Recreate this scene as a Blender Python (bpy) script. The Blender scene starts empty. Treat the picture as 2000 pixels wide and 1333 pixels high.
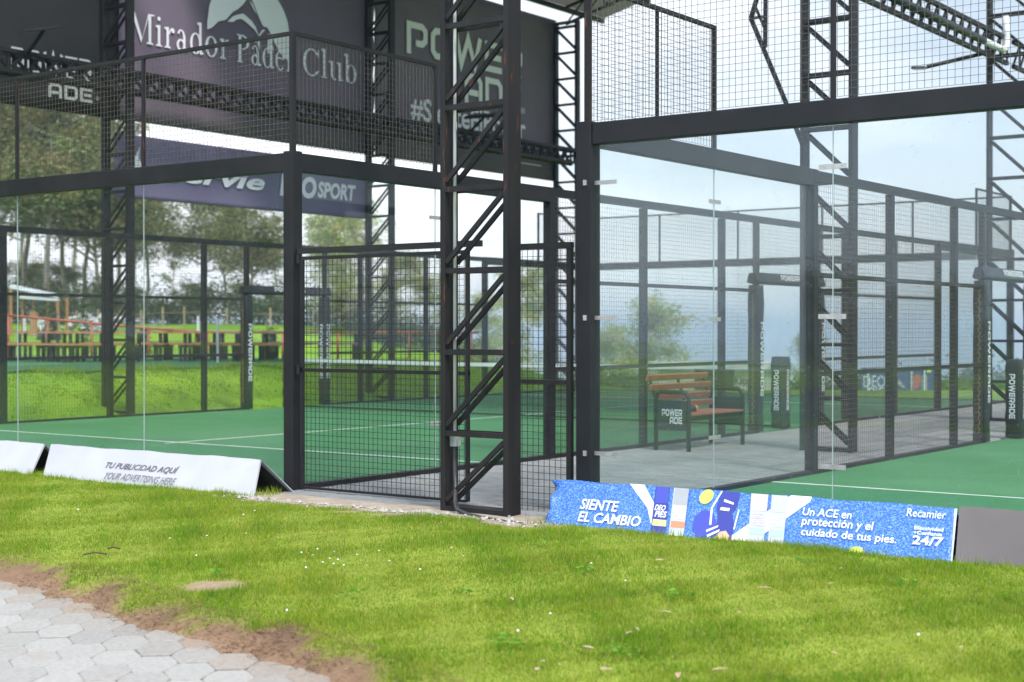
import bpy, math, random
import numpy as np

R = math.radians
random.seed(7)
RNG = np.random.default_rng(11)
C = bpy.context.scene.collection
SC = bpy.context.scene

# ------------------------------------------------------------------ camera
CAM = np.array([9.347, -9.498, 1.413])
YAW = 0.6308
cam_d = bpy.data.cameras.new('camera')
cam = bpy.data.objects.new('camera', cam_d)
C.objects.link(cam)
cam.location = CAM
cam.rotation_euler = (R(90) - math.atan((666.5 - 644.8) / 2898), 0, YAW)
cam_d.sensor_width = 36.0
cam_d.lens = 36.0 * 2898 / 2000
cam_d.clip_end = 20000
cam_d.dof.use_dof = True
cam_d.dof.focus_distance = 11.6
cam_d.dof.aperture_fstop = 2.2
SC.camera = cam

# ------------------------------------------------------------------ world, sun, exposure
SUN_EL, SUN_AZ = R(52), R(118)          # azimuth from +Y towards +X
W = bpy.data.worlds.new("World")
SC.world = W
W.use_nodes = True
nt = W.node_tree
nt.nodes.clear()
N = nt.nodes.new
L = nt.links.new
out = N('ShaderNodeOutputWorld')
bg = N('ShaderNodeBackground')
sky = N('ShaderNodeTexSky')
sky.sky_type = 'NISHITA'
sky.sun_disc = False
sky.sun_elevation = SUN_EL
sky.sun_rotation = SUN_AZ
sky.air_density = 1.2
sky.dust_density = 2.0
tc = N('ShaderNodeTexCoord')
mp = N('ShaderNodeMapping')
mp.inputs['Scale'].default_value = (1.0, 1.0, 3.2)
nz = N('ShaderNodeTexNoise')
nz.inputs['Scale'].default_value = 4.2
nz.inputs['Detail'].default_value = 6
nz.inputs['Roughness'].default_value = 0.55
# thicker cloud to the north-west, thinner to the north-east
dt = N('ShaderNodeVectorMath'); dt.operation = 'DOT_PRODUCT'
dt.inputs[1].default_value = (-math.cos(YAW), -math.sin(YAW), 0)
m1 = N('ShaderNodeMath'); m1.operation = 'MULTIPLY_ADD'
m1.inputs[1].default_value = 1.5
m2 = N('ShaderNodeMath'); m2.operation = 'MULTIPLY_ADD'
m2.inputs[1].default_value = 1.5
m2.inputs[2].default_value = -0.10
m2.use_clamp = True
mx = N('ShaderNodeMix'); mx.data_type = 'RGBA'
mx.inputs[7].default_value = (8.9, 9.0, 9.5, 1)
bg.inputs['Strength'].default_value = 0.10
L(tc.outputs['Generated'], mp.inputs['Vector'])
L(mp.outputs['Vector'], nz.inputs['Vector'])
L(tc.outputs['Generated'], dt.inputs[0])
L(dt.outputs['Value'], m1.inputs[0])
L(nz.outputs['Fac'], m1.inputs[2])
L(m1.outputs[0], m2.inputs[0])
L(m2.outputs[0], mx.inputs['Factor'])
thin = N('ShaderNodeMix'); thin.data_type = 'RGBA'          # high thin veil over the clear sky
thin.inputs['Factor'].default_value = 0.6
thin.inputs[7].default_value = (4.5, 5.1, 5.9, 1)
L(sky.outputs['Color'], thin.inputs[6])
L(thin.outputs[2], mx.inputs[6])
sep = N('ShaderNodeSeparateXYZ'); L(tc.outputs['Generated'], sep.inputs[0])
sb = N('ShaderNodeMapRange'); sb.inputs[1].default_value = 0.1; sb.inputs[2].default_value = -0.9    # unseen southern sky lifted and blued to veil the right glass with reflection
sb.inputs[3].default_value = 1.0; sb.inputs[4].default_value = 1.5
L(sep.outputs['Y'], sb.inputs[0])
tintc = N('ShaderNodeMix'); tintc.data_type = 'RGBA'
tintc.inputs[6].default_value = (1, 1, 1, 1); tintc.inputs[7].default_value = (1.0, 1.2, 1.38, 1)
sb.inputs[3].default_value = 0.0; sb.inputs[4].default_value = 1.0
L(sb.outputs[0], tintc.inputs['Factor'])
sm = N('ShaderNodeVectorMath'); sm.operation = 'MULTIPLY'
L(mx.outputs[2], sm.inputs[0]); L(tintc.outputs[2], sm.inputs[1])
L(sm.outputs[0], bg.inputs['Color'])
L(bg.outputs['Background'], out.inputs['Surface'])

sun_d = bpy.data.lights.new('sun', 'SUN')
sun_d.energy = 1.9
sun_d.angle = R(10)
sun_d.color = (1.0, 0.95, 0.88)
sun = bpy.data.objects.new('sun', sun_d)
C.objects.link(sun)
sun.rotation_euler = (R(90) - SUN_EL, 0, R(180) - SUN_AZ)

SC.view_settings.view_transform = 'Standard'
SC.view_settings.look = 'None'
SC.view_settings.gamma = 1
SC.view_settings.use_curve_mapping = False
SC.view_settings.exposure = 0.87
SC.render.engine = 'CYCLES'
SC.cycles.use_denoising = True
SC.cycles.transparent_max_bounces = 40
SC.cycles.max_bounces = 8
SC.cycles.diffuse_bounces = 3
SC.cycles.glossy_bounces = 3
SC.cycles.sample_clamp_indirect = 6

# ------------------------------------------------------------------ helpers
def tag(o, label=None, cat=None, group=None, kind=None):
    if label: o['label'] = label
    if cat: o['category'] = cat
    if group: o['group'] = group
    if kind: o['kind'] = kind
    return o

LOC = {}

def thing(name, label, cat, loc, group=None):
    o = bpy.data.objects.new(name, None)
    o.empty_display_size = 0.1
    C.objects.link(o)
    o.location = loc
    LOC[o.name] = np.array(loc, float)
    return tag(o, label, cat, group)

class MB:
    """collects vertices and faces in world coordinates; build() links one mesh object"""
    def __init__(s):
        s.v = []; s.f = []; s.n = 0; s.cols = None
    def add(s, vs, fs):
        vs = np.asarray(vs, float).reshape(-1, 3)
        s.v.append(vs)
        for f in fs: s.f.append([i + s.n for i in f])
        s.n += len(vs)
        return s
    def box(s, a, b):
        x0, y0, z0 = a; x1, y1, z1 = b
        vs = [(x0,y0,z0),(x1,y0,z0),(x1,y1,z0),(x0,y1,z0),(x0,y0,z1),(x1,y0,z1),(x1,y1,z1),(x0,y1,z1)]
        return s.add(vs, [(0,3,2,1),(4,5,6,7),(0,1,5,4),(1,2,6,5),(2,3,7,6),(3,0,4,7)])
    def bar(s, p0, p1, w, h, up=(0,0,1)):
        p0 = np.array(p0, float); p1 = np.array(p1, float)
        t = p1 - p0; t /= np.linalg.norm(t)
        up = np.array(up, float)
        if abs(t @ up) > 0.98: up = np.array((0., 1, 0))
        a = np.cross(t, up); a /= np.linalg.norm(a)
        b = np.cross(a, t)
        vs = []
        for p in (p0, p1):
            for i, j in ((-1,-1),(1,-1),(1,1),(-1,1)):
                vs.append(p + a*w/2*i + b*h/2*j)
        return s.add(vs, [(0,1,2,3),(7,6,5,4),(0,4,5,1),(1,5,6,2),(2,6,7,3),(3,7,4,0)])
    def tube(s, pts, r, n=8, caps=True):
        pts = np.array(pts, float); m = len(pts)
        rr = np.full(m, r) if np.isscalar(r) else np.array(r, float)
        rings = []
        ref = None
        for i in range(m):
            t = pts[min(i+1, m-1)] - pts[max(i-1, 0)]
            t /= np.linalg.norm(t) + 1e-9
            if ref is None:
                ref = np.array((0,0,1.)) if abs(t[2]) < .9 else np.array((1.,0,0))
            a = np.cross(t, ref); a /= np.linalg.norm(a) + 1e-9
            b = np.cross(t, a); ref = np.cross(a, t)
            ang = np.arange(n) * 2*math.pi/n
            rings.append(pts[i] + rr[i]*(np.cos(ang)[:,None]*a + np.sin(ang)[:,None]*b))
        fs = []
        for i in range(m-1):
            for k in range(n):
                fs.append((i*n+k, i*n+(k+1)%n, (i+1)*n+(k+1)%n, (i+1)*n+k))
        if caps:
            fs.append(tuple(range(n-1, -1, -1))); fs.append(tuple(range((m-1)*n, m*n)))
        return s.add(np.concatenate(rings), fs)
    def build(s, name, m, parent=None, bevel=0, smooth=False, origin=None):
        V = np.concatenate(s.v) if s.v else np.zeros((0,3))
        off = np.zeros(3)
        if parent is not None:
            r = parent
            while r.parent is not None: r = r.parent
            off = LOC.get(r.name, np.zeros(3))
        elif origin is not None:
            off = np.array(origin, float)
        me = bpy.data.meshes.new(name)
        me.from_pydata((V - off).tolist(), [], s.f)
        me.materials.append(m)
        if smooth: me.shade_smooth()
        o = bpy.data.objects.new(name, me)
        C.objects.link(o)
        if parent is not None: o.parent = parent
        elif origin is not None:
            o.location = origin; LOC[o.name] = off
        if bevel:
            b = o.modifiers.new('b', 'BEVEL'); b.width = bevel; b.segments = 2
            b.limit_method = 'ANGLE'
        return o

def smooth(t):
    t = np.clip(t, 0, 1)
    return t*t*(3-2*t)

# ------------------------------------------------------------------ materials
def new_mat(name):
    m = bpy.data.materials.new(name); m.use_nodes = True
    return m, m.node_tree, m.node_tree.nodes['Principled BSDF']

def pmat(name, c1, c2=None, scale=6.0, rough=0.5, r2=None, bump=0.0, bscale=None, metal=0.0, c3=None, c3cut=0.62, spec=0.5, obj=True, stretch=None, detail=5):
    m, t, p = new_mat(name)
    n = t.nodes.new; l = t.links.new
    tc = n('ShaderNodeTexCoord')
    vec = tc.outputs['Object' if obj else 'Generated']
    if stretch:
        mp = n('ShaderNodeMapping'); mp.inputs['Scale'].default_value = stretch
        l(vec, mp.inputs['Vector']); vec = mp.outputs['Vector']
    nz = n('ShaderNodeTexNoise'); nz.inputs['Scale'].default_value = scale
    nz.inputs['Detail'].default_value = detail
    l(vec, nz.inputs['Vector'])
    cr = n('ShaderNodeValToRGB')
    cr.color_ramp.elements[0].position = 0.32
    cr.color_ramp.elements[1].position = 0.68
    cr.color_ramp.elements[0].color = (*c1, 1)
    cr.color_ramp.elements[1].color = (*(c2 or [x*1.25 for x in c1]), 1)
    l(nz.outputs['Fac'], cr.inputs['Fac'])
    col = cr.outputs['Color']
    if c3:
        n2 = n('ShaderNodeTexNoise'); n2.inputs['Scale'].default_value = scale*2.3
        n2.inputs['Detail'].default_value = 8; n2.inputs['Roughness'].default_value = 0.7
        l(vec, n2.inputs['Vector'])
        r = n('ShaderNodeValToRGB')
        r.color_ramp.elements[0].position = c3cut
        r.color_ramp.elements[1].position = c3cut + 0.07
        l(n2.outputs['Fac'], r.inputs['Fac'])
        mx = n('ShaderNodeMix'); mx.data_type = 'RGBA'
        l(r.outputs['Color'], mx.inputs['Factor'])
        l(col, mx.inputs[6]); mx.inputs[7].default_value = (*c3, 1)
        col = mx.outputs[2]
    l(col, p.inputs['Base Color'])
    p.inputs['Roughness'].default_value = rough
    if r2 is not None:
        mr = n('ShaderNodeMapRange'); mr.inputs[3].default_value = rough; mr.inputs[4].default_value = r2
        l(nz.outputs['Fac'], mr.inputs[0]); l(mr.outputs[0], p.inputs['Roughness'])
    p.inputs['Metallic'].default_value = metal
    p.inputs['Specular IOR Level'].default_value = spec
    if bump:
        b = n('ShaderNodeBump'); b.inputs['Strength'].default_value = bump; b.inputs['Distance'].default_value = 0.02
        nb = n('ShaderNodeTexNoise'); nb.inputs['Scale'].default_value = bscale or scale*8
        nb.inputs['Detail'].default_value = 6
        l(vec, nb.inputs['Vector']); l(nb.outputs['Fac'], b.inputs['Height']); l(b.outputs['Normal'], p.inputs['Normal'])
    return m

M = {}
M['steel'] = pmat('black_steel', (0.010,0.010,0.0125), (0.018,0.017,0.020), 3.0, 0.42, 0.62, 0.08, 60, c3=(0.08,0.04,0.02), c3cut=0.70, spec=.32)
M['steel_rust'] = pmat('rusty_steel', (0.011,0.010,0.012), (0.021,0.018,0.019), 5.0, 0.45, 0.7, 0.1, 60, c3=(0.17,0.05,0.018), c3cut=0.61, spec=.32, stretch=(1.6,1.6,.22))
M['rail'] = pmat('railing_steel', (0.016,0.015,0.016), (0.028,0.025,0.025), 5.0, 0.45, 0.6, 0.05, 60, spec=.32, c3=(0.13,0.06,0.03), c3cut=0.66)
M['wire'] = pmat('mesh_wire', (0.085,0.075,0.062), (0.14,0.12,0.095), 9.0, 0.55)
M['net'] = pmat('net_cord', (0.02,0.025,0.022), None, 9.0, 0.8)
M['white_tape'] = pmat('white_tape', (0.55,0.58,0.55), (0.68,0.7,0.68), 5.0, 0.7)
M['clamp'] = pmat('brushed_steel', (0.42,0.38,0.36), (0.58,0.54,0.52), 20.0, 0.35, 0.5, metal=0.7)
M['pad'] = pmat('black_vinyl', (0.010,0.013,0.014), (0.018,0.021,0.022), 5.0, 0.38, 0.5, 0.12, 14)
M['pad_top'] = pmat('grey_black_vinyl', (0.013,0.014,0.018), (0.022,0.022,0.028), 5.0, 0.4, 0.5, 0.12, 14)
M['lace'] = pmat('yellow_cord', (0.42,0.25,0.03), None, 9.0, 0.7)
M['print_white'] = pmat('printed_white', (0.62,0.66,0.66), (0.72,0.75,0.75), 3.0, 0.6)
M['print_pale'] = pmat('printed_pale_green', (0.85,0.80,0.90), (0.88,0.84,0.92), 2.0, 0.7)
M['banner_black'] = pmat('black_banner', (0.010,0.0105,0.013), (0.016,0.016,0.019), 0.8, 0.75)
M['print_shaded'] = pmat('shaded_print', (0.36,0.39,0.39), (0.42,0.45,0.45), 2.0, 0.8)  # lettering darkened in its colour to stand in for shade under the roof
M['banner'] = pmat('dark_violet_banner', (0.150,0.110,0.168), (0.188,0.142,0.205), 0.7, 0.7, bump=0.2, bscale=2.0)
M['banner_low'] = pmat('violet_banner', (0.16,0.13,0.24), (0.195,0.165,0.28), 0.9, 0.65)
M['white_board'] = pmat('white_vinyl_board', (0.43,0.43,0.465), (0.48,0.48,0.515), 3.0, 0.45, bump=0.03, bscale=3, c3=(0.36,0.36,0.36), c3cut=0.7)
M['board_shade'] = pmat('board_inside_shade', (0.028,0.024,0.028), None, 5.0, 0.8)  # dark sheet standing in for the shade inside the folded boards
M['grey_board'] = pmat('grey_vinyl_board', (0.105,0.092,0.09), (0.145,0.128,0.124), 1.6, 0.7, bump=0.05, bscale=5, c3=(0.2,0.18,0.17), c3cut=0.68)
M['grey_ink'] = pmat('grey_ink', (0.11,0.10,0.13), None, 5.0, 0.6)
M['grey_ink2'] = pmat('pale_grey_ink', (0.17,0.165,0.19), None, 5.0, 0.6)
M['concrete'] = pmat('concrete', (0.28,0.27,0.26), (0.40,0.385,0.37), 5.0, 0.9, bump=0.3, bscale=70)
M['gravel'] = pmat('gravel_stone', (0.34,0.31,0.28), (0.50,0.47,0.44), 30.0, 0.9)
M['wood'] = pmat('orange_wood', (0.23,0.080,0.052), (0.31,0.112,0.074), 8.0, 0.5, stretch=(6,1,6))
M['wood_pale'] = pmat('varnished_pine', (0.38,0.17,0.075), (0.50,0.25,0.11), 8.0, 0.5)
M['pine_grey'] = pmat('weathered_pine', (0.34,0.25,0.14), (0.44,0.34,0.21), 8.0, 0.8)
M['leg_dark'] = pmat('dark_timber', (0.025,0.028,0.030), (0.045,0.046,0.045), 9.0, 0.7)
M['red_pipe'] = pmat('red_painted_pipe', (0.38,0.075,0.035), (0.48,0.12,0.06), 3.0, 0.4)
M['white_paint'] = pmat('white_paint', (0.72,0.74,0.74), (0.80,0.81,0.81), 4.0, 0.5)
M['pvc'] = pmat('white_pvc', (0.66,0.66,0.68), (0.78,0.78,0.78), 6.0, 0.35)
M['hose'] = pmat('black_hose', (0.022,0.021,0.024), (0.05,0.048,0.052), 30.0, 0.4)
M['galv'] = pmat('galvanised_steel', (0.33,0.37,0.37), (0.48,0.52,0.51), 25.0, 0.4, 0.55, metal=0.35, c3=(0.22,0.23,0.22), c3cut=0.64)
M['bark'] = pmat('eucalyptus_bark', (0.27,0.20,0.15), (0.52,0.45,0.37), 1.4, 0.9, stretch=(1,1,0.15))
M['dry_leaf'] = pmat('dry_leaf', (0.33,0.20,0.13), (0.55,0.40,0.28), 12.0, 0.7)
M['twig'] = pmat('twig', (0.10,0.06,0.035), None, 9.0, 0.9)
M['flower'] = pmat('white_petal', (0.75,0.75,0.74), None, 9.0, 0.7)
M['floor_line'] = pmat('white_court_line', (0.50,0.60,0.53), (0.62,0.70,0.64), 6.0, 0.9)
M['orange'] = pmat('orange_plastic', (0.6,0.2,0.03), None, 9.0, 0.5)
M['dark_plastic'] = pmat('dark_plastic', (0.02,0.025,0.028), None, 9.0, 0.45)
M['lamp_glass'] = pmat('lamp_glass', (0.30,0.33,0.24), None, 9.0, 0.2)  # greenish tint painted in for turf reflected in the lens
M['black_cloth'] = pmat('black_cloth', (0.015,0.015,0.018), None, 9.0, 0.9)
M['white_cloth'] = pmat('white_cloth', (0.6,0.6,0.6), None, 9.0, 0.9)
M['skin'] = pmat('skin', (0.40,0.24,0.17), None, 9.0, 0.6)
M['kiosk'] = pmat('kiosk_wall', (0.30,0.31,0.30), (0.40,0.41,0.39), 2.0, 0.8)
M['stonepile'] = pmat('grey_white_rubble', (0.40,0.38,0.38), (0.62,0.60,0.58), 3.0, 0.9)
M['bluish_roof'] = pmat('pale_sheet_roof', (0.62,0.65,0.72), (0.74,0.76,0.80), 2.0, 0.4)

def turf(name, c1, c2, c3):
    m, t, p = new_mat(name); n = t.nodes.new; l = t.links.new
    tc = n('ShaderNodeTexCoord')
    a = n('ShaderNodeTexNoise'); a.inputs['Scale'].default_value = 0.42; a.inputs['Detail'].default_value = 7; a.inputs['Roughness'].default_value = .62
    b = n('ShaderNodeTexNoise'); b.inputs['Scale'].default_value = 26; b.inputs['Detail'].default_value = 6
    l(tc.outputs['Object'], a.inputs['Vector']); l(tc.outputs['Object'], b.inputs['Vector'])
    r = n('ShaderNodeValToRGB'); r.color_ramp.elements[0].position = .35; r.color_ramp.elements[1].position = .65
    r.color_ramp.elements[0].color = (*c1, 1); r.color_ramp.elements[1].color = (*c2, 1)
    l(a.outputs['Fac'], r.inputs['Fac'])
    r2 = n('ShaderNodeValToRGB'); r2.color_ramp.elements[0].position = .45; r2.color_ramp.elements[1].position = .75
    r2.color_ramp.elements[0].color = (0, 0, 0, 1); r2.color_ramp.elements[1].color = (.6, .6, .6, 1)
    l(b.outputs['Fac'], r2.inputs['Fac'])
    mx = n('ShaderNodeMix'); mx.data_type = 'RGBA'
    l(r2.outputs['Color'], mx.inputs['Factor']); l(r.outputs['Color'], mx.inputs[6]); mx.inputs[7].default_value = (*c3, 1)
    l(mx.outputs[2], p.inputs['Base Color'])
    p.inputs['Roughness'].default_value = 0.95; p.inputs['Specular IOR Level'].default_value = 0.15
    bp = n('ShaderNodeBump'); bp.inputs['Strength'].default_value = .35; bp.inputs['Distance'].default_value = .01
    l(b.outputs['Fac'], bp.inputs['Height']); l(bp.outputs['Normal'], p.inputs['Normal'])
    return m
M['court'] = turf('green_court_turf', (0.032,0.150,0.055), (0.062,0.205,0.088), (0.105,0.235,0.122))
M['terrace_turf'] = turf('terrace_turf', (0.045,0.16,0.07), (0.06,0.20,0.09), (0.08,0.22,0.11))

def glass_mat():
    m = bpy.data.materials.new('court_glass'); m.use_nodes = True
    t = m.node_tree; t.nodes.clear(); n = t.nodes.new; l = t.links.new
    o = n('ShaderNodeOutputMaterial')
    tr = n('ShaderNodeBsdfTransparent'); tr.inputs['Color'].default_value = (0.972, 0.990, 0.986, 1)
    gl = n('ShaderNodeBsdfGlossy'); gl.inputs['Roughness'].default_value = 0.0
    fr = n('ShaderNodeFresnel')
    ge = n('ShaderNodeNewGeometry'); io = n('ShaderNodeMapRange')      # straight-through ray: same facing value on both faces
    io.inputs[3].default_value = 1.5; io.inputs[4].default_value = 1/1.5
    l(ge.outputs['Backfacing'], io.inputs[0]); l(io.outputs[0], fr.inputs['IOR'])
    mf = n('ShaderNodeMath'); mf.operation = 'MULTIPLY'; mf.inputs[1].default_value = .68
    mix = n('ShaderNodeMixShader')
    l(fr.outputs[0], mf.inputs[0]); l(mf.outputs[0], mix.inputs[0])
    l(tr.outputs[0], mix.inputs[1]); l(gl.outputs[0], mix.inputs[2])
    # film of dust, with wiped streaks and small marks
    tc = n('ShaderNodeTexCoord')
    mp = n('ShaderNodeMapping'); mp.inputs['Scale'].default_value = (1.2, 1.2, 0.35)
    nz = n('ShaderNodeTexNoise'); nz.inputs['Scale'].default_value = 2.4; nz.inputs['Detail'].default_value = 7
    vz = n('ShaderNodeTexNoise'); vz.inputs['Scale'].default_value = 55; vz.inputs['Detail'].default_value = 2
    l(tc.outputs['Object'], mp.inputs[0]); l(mp.outputs[0], nz.inputs['Vector']); l(tc.outputs['Object'], vz.inputs['Vector'])
    mr = n('ShaderNodeMapRange'); mr.inputs[1].default_value = .3; mr.inputs[2].default_value = .75
    mr.inputs[3].default_value = .004; mr.inputs[4].default_value = .026
    l(nz.outputs['Fac'], mr.inputs[0])
    sp = n('ShaderNodeMapRange'); sp.inputs[1].default_value = .715; sp.inputs[2].default_value = .76
    sp.inputs[3].default_value = 0; sp.inputs[4].default_value = .35
    l(vz.outputs['Fac'], sp.inputs[0])
    ad = n('ShaderNodeMath'); ad.operation = 'ADD'
    l(mr.outputs[0], ad.inputs[0]); l(sp.outputs[0], ad.inputs[1])
    df = n('ShaderNodeBsdfDiffuse'); df.inputs['Color'].default_value = (0.60, 0.66, 0.68, 1)
    tl = n('ShaderNodeBsdfTranslucent'); tl.inputs['Color'].default_value = (0.60, 0.66, 0.68, 1)
    dm = n('ShaderNodeMixShader'); dm.inputs[0].default_value = .5
    l(df.outputs[0], dm.inputs[1]); l(tl.outputs[0], dm.inputs[2])
    m2 = n('ShaderNodeMixShader')
    l(ad.outputs[0], m2.inputs[0]); l(mix.outputs[0], m2.inputs[1]); l(dm.outputs[0], m2.inputs[2])
    l(m2.outputs[0], o.inputs[0])
    return m
M['glass'] = glass_mat()
M['glass_edge'] = pmat('glass_edge', (0.36,0.41,0.40), None, 9.0, 0.4)

def vcol_mat(name, rough=0.8, trans=0.0, noise=0.0, stain=None):
    m = bpy.data.materials.new(name); m.use_nodes = True
    t = m.node_tree; n = t.nodes.new; l = t.links.new
    p = t.nodes['Principled BSDF']; o = t.nodes['Material Output']
    a = n('ShaderNodeAttribute'); a.attribute_name = 'Col'
    col = a.outputs['Color']
    if noise:
        tc = n('ShaderNodeTexCoord'); nz = n('ShaderNodeTexNoise'); nz.inputs['Scale'].default_value = noise; nz.inputs['Detail'].default_value = 6
        l(tc.outputs['Object'], nz.inputs['Vector'])
        mr = n('ShaderNodeMapRange'); mr.inputs[3].default_value = .72; mr.inputs[4].default_value = 1.28
        l(nz.outputs['Fac'], mr.inputs[0])
        vm = n('ShaderNodeVectorMath'); vm.operation = 'SCALE'
        l(col, vm.inputs[0]); l(mr.outputs[0], vm.inputs['Scale']); col = vm.outputs[0]
        bp = n('ShaderNodeBump'); bp.inputs['Strength'].default_value = .4; bp.inputs['Distance'].default_value = .02
        l(nz.outputs['Fac'], bp.inputs['Height']); l(bp.outputs['Normal'], p.inputs['Normal'])
    if stain:
        tc2 = n('ShaderNodeTexCoord'); n2 = n('ShaderNodeTexNoise'); n2.inputs['Scale'].default_value = 2.6; n2.inputs['Detail'].default_value = 9; n2.inputs['Roughness'].default_value = .68
        l(tc2.outputs['Object'], n2.inputs['Vector'])
        m3 = n('ShaderNodeMapRange'); m3.inputs[1].default_value = .53; m3.inputs[2].default_value = .72; m3.inputs[4].default_value = .34
        l(n2.outputs['Fac'], m3.inputs[0])
        sx = n('ShaderNodeMix'); sx.data_type = 'RGBA'; l(m3.outputs[0], sx.inputs['Factor']); l(col, sx.inputs[6]); sx.inputs[7].default_value = (*stain, 1); col = sx.outputs[2]
    l(col, p.inputs['Base Color'])
    p.inputs['Roughness'].default_value = rough; p.inputs['Specular IOR Level'].default_value = .25
    if trans:
        tl = n('ShaderNodeBsdfTranslucent'); l(col, tl.inputs['Color'])
        mx = n('ShaderNodeMixShader'); mx.inputs[0].default_value = trans
        l(p.outputs[0], mx.inputs[1]); l(tl.outputs[0], mx.inputs[2]); l(mx.outputs[0], o.inputs['Surface'])
    return m
M['blade'] = vcol_mat('grass_blade', 0.6, 0.45)
M['leaf'] = vcol_mat('tree_leaf', 0.6, 0.3)
M['soil_grass'] = vcol_mat('soil_and_thatch', 0.95, 0, 18)
M['paver'] = vcol_mat('pale_concrete_paver', 0.9, 0, 40, (.30,.225,.17))
M['alley'] = vcol_mat('grey_alley_paver', 0.9, 0, 40, (.17,.168,.158))

def ground_mat():
    m, t, p = new_mat('hill_ground'); n = t.nodes.new; l = t.links.new
    tc = n('ShaderNodeTexCoord')
    a = n('ShaderNodeTexNoise'); a.inputs['Scale'].default_value = .35; a.inputs['Detail'].default_value = 8; a.inputs['Roughness'].default_value = .65
    b = n('ShaderNodeTexNoise'); b.inputs['Scale'].default_value = 1.1; b.inputs['Detail'].default_value = 8; b.inputs['Roughness'].default_value = .7
    l(tc.outputs['Object'], a.inputs['Vector']); l(tc.outputs['Object'], b.inputs['Vector'])
    r = n('ShaderNodeValToRGB'); e = r.color_ramp.elements
    e[0].position = .3; e[0].color = (.065,.19,.016,1); e[1].position = .66; e[1].color = (.22,.35,.025,1)
    l(a.outputs['Fac'], r.inputs['Fac'])
    r2 = n('ShaderNodeValToRGB'); e = r2.color_ramp.elements
    e[0].position = .58; e[0].color = (0,0,0,1); e[1].position = .70; e[1].color = (.75,.75,.75,1)
    l(b.outputs['Fac'], r2.inputs['Fac'])
    mx = n('ShaderNodeMix'); mx.data_type = 'RGBA'
    l(r2.outputs['Color'], mx.inputs['Factor']); l(r.outputs['Color'], mx.inputs[6]); mx.inputs[7].default_value = (.27,.19,.10,1)
    l(mx.outputs[2], p.inputs['Base Color']); p.inputs['Roughness'].default_value = .95; p.inputs['Specular IOR Level'].default_value = .1
    return m
M['ground'] = ground_mat()

def roof_mat():
    m, t, p = new_mat('green_roof_sheet'); n = t.nodes.new; l = t.links.new
    o = t.nodes['Material Output']
    p.inputs['Base Color'].default_value = (.16,.18,.08,1); p.inputs['Roughness'].default_value = .6
    tl = n('ShaderNodeBsdfTranslucent'); tl.inputs['Color'].default_value = (.42,.39,.40,1)
    mx = n('ShaderNodeMixShader'); mx.inputs[0].default_value = .5
    l(p.outputs[0], mx.inputs[1]); l(tl.outputs[0], mx.inputs[2]); l(mx.outputs[0], o.inputs['Surface'])
    return m
M['roof'] = roof_mat()

def blue_print():
    m, t, p = new_mat('blue_turf_print'); n = t.nodes.new; l = t.links.new
    tc = n('ShaderNodeTexCoord')
    a = n('ShaderNodeTexNoise'); a.inputs['Scale'].default_value = 85; a.inputs['Detail'].default_value = 5; a.inputs['Roughness'].default_value = .75
    l(tc.outputs['Object'], a.inputs['Vector'])
    r = n('ShaderNodeValToRGB'); e = r.color_ramp.elements
    e[0].position = .36; e[0].color = (.012,.065,.34,1); e[1].position = .68; e[1].color = (.36,.56,.80,1)
    k = r.color_ramp.elements.new(.5); k.color = (.032,.155,.55,1)
    l(a.outputs['Fac'], r.inputs['Fac']); l(r.outputs['Color'], p.inputs['Base Color'])
    p.inputs['Roughness'].default_value = .45
    return m
M['blue_print'] = blue_print()
for nm, c in dict(ink_white=(.80,.82,.86), ink_navy=(.035,.045,.30), ink_navy2=(.05,.07,.42), ink_yellow=(.62,.78,.12), ink_silver=(.34,.36,.39),
                  ink_silver2=(.46,.48,.52), ink_orange=(.75,.24,.13), ink_pink=(.58,.49,.52), ink_skin=(.66,.43,.28), ink_lemon=(.68,.70,.25),
                  ink_pale=(.62,.70,.78), ink_black=(.02,.02,.02), ink_darkblue=(.03,.08,.22), ink_red=(.45,.12,.12), ink_teal=(.38,.60,.66)).items():
    M[nm] = pmat(nm, c, [min(1, x*1.08) for x in c], 12.0, 0.5)

# ------------------------------------------------------------------ lettering
_TXT = {}
def text_shape(body, shear=0.0, bold=0.0):
    k = (body, shear, bold)
    if k in _TXT: return _TXT[k]
    cu = bpy.data.curves.new('t', 'FONT'); cu.body = body; cu.shear = shear; cu.offset = bold
    cu.resolution_u = 3
    o = bpy.data.objects.new('t', cu); C.objects.link(o)
    dg = bpy.context.evaluated_depsgraph_get()
    me = bpy.data.meshes.new_from_object(o.evaluated_get(dg))
    v = np.array([p.co[:2] for p in me.vertices]); f = [tuple(p.vertices) for p in me.polygons]
    bpy.data.objects.remove(o); bpy.data.curves.remove(cu); bpy.data.meshes.remove(me)
    lo = v.min(0); hi = v.max(0)
    v = (v - lo) / (hi - lo)
    _TXT[k] = (v, f)
    return _TXT[k]

class Plane:
    """maps (x along, y up) in metres on a flat sheet to the world; lift raises off the sheet"""
    def __init__(s, o, xd, yd):
        s.o = np.array(o, float); s.x = np.array(xd, float); s.y = np.array(yd, float)
        s.x /= np.linalg.norm(s.x); s.y /= np.linalg.norm(s.y)
        s.n = np.cross(s.x, s.y)
    def __call__(s, p, lift=0.003):
        p = np.asarray(p, float).reshape(-1, 2)
        return s.o + p[:, :1]*s.x + p[:, 1:]*s.y + s.n*lift

def put_text(mb, pl, body, x0, x1, y0, y1, shear=0, bold=0, lift=0.003):
    v, f = text_shape(body, shear, bold)
    mb.add(pl(v*[x1-x0, y1-y0] + [x0, y0], lift), f)

def put_poly(mb, pl, pts, lift=0.003):
    mb.add(pl(pts, lift), [tuple(range(len(pts)))])

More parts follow.
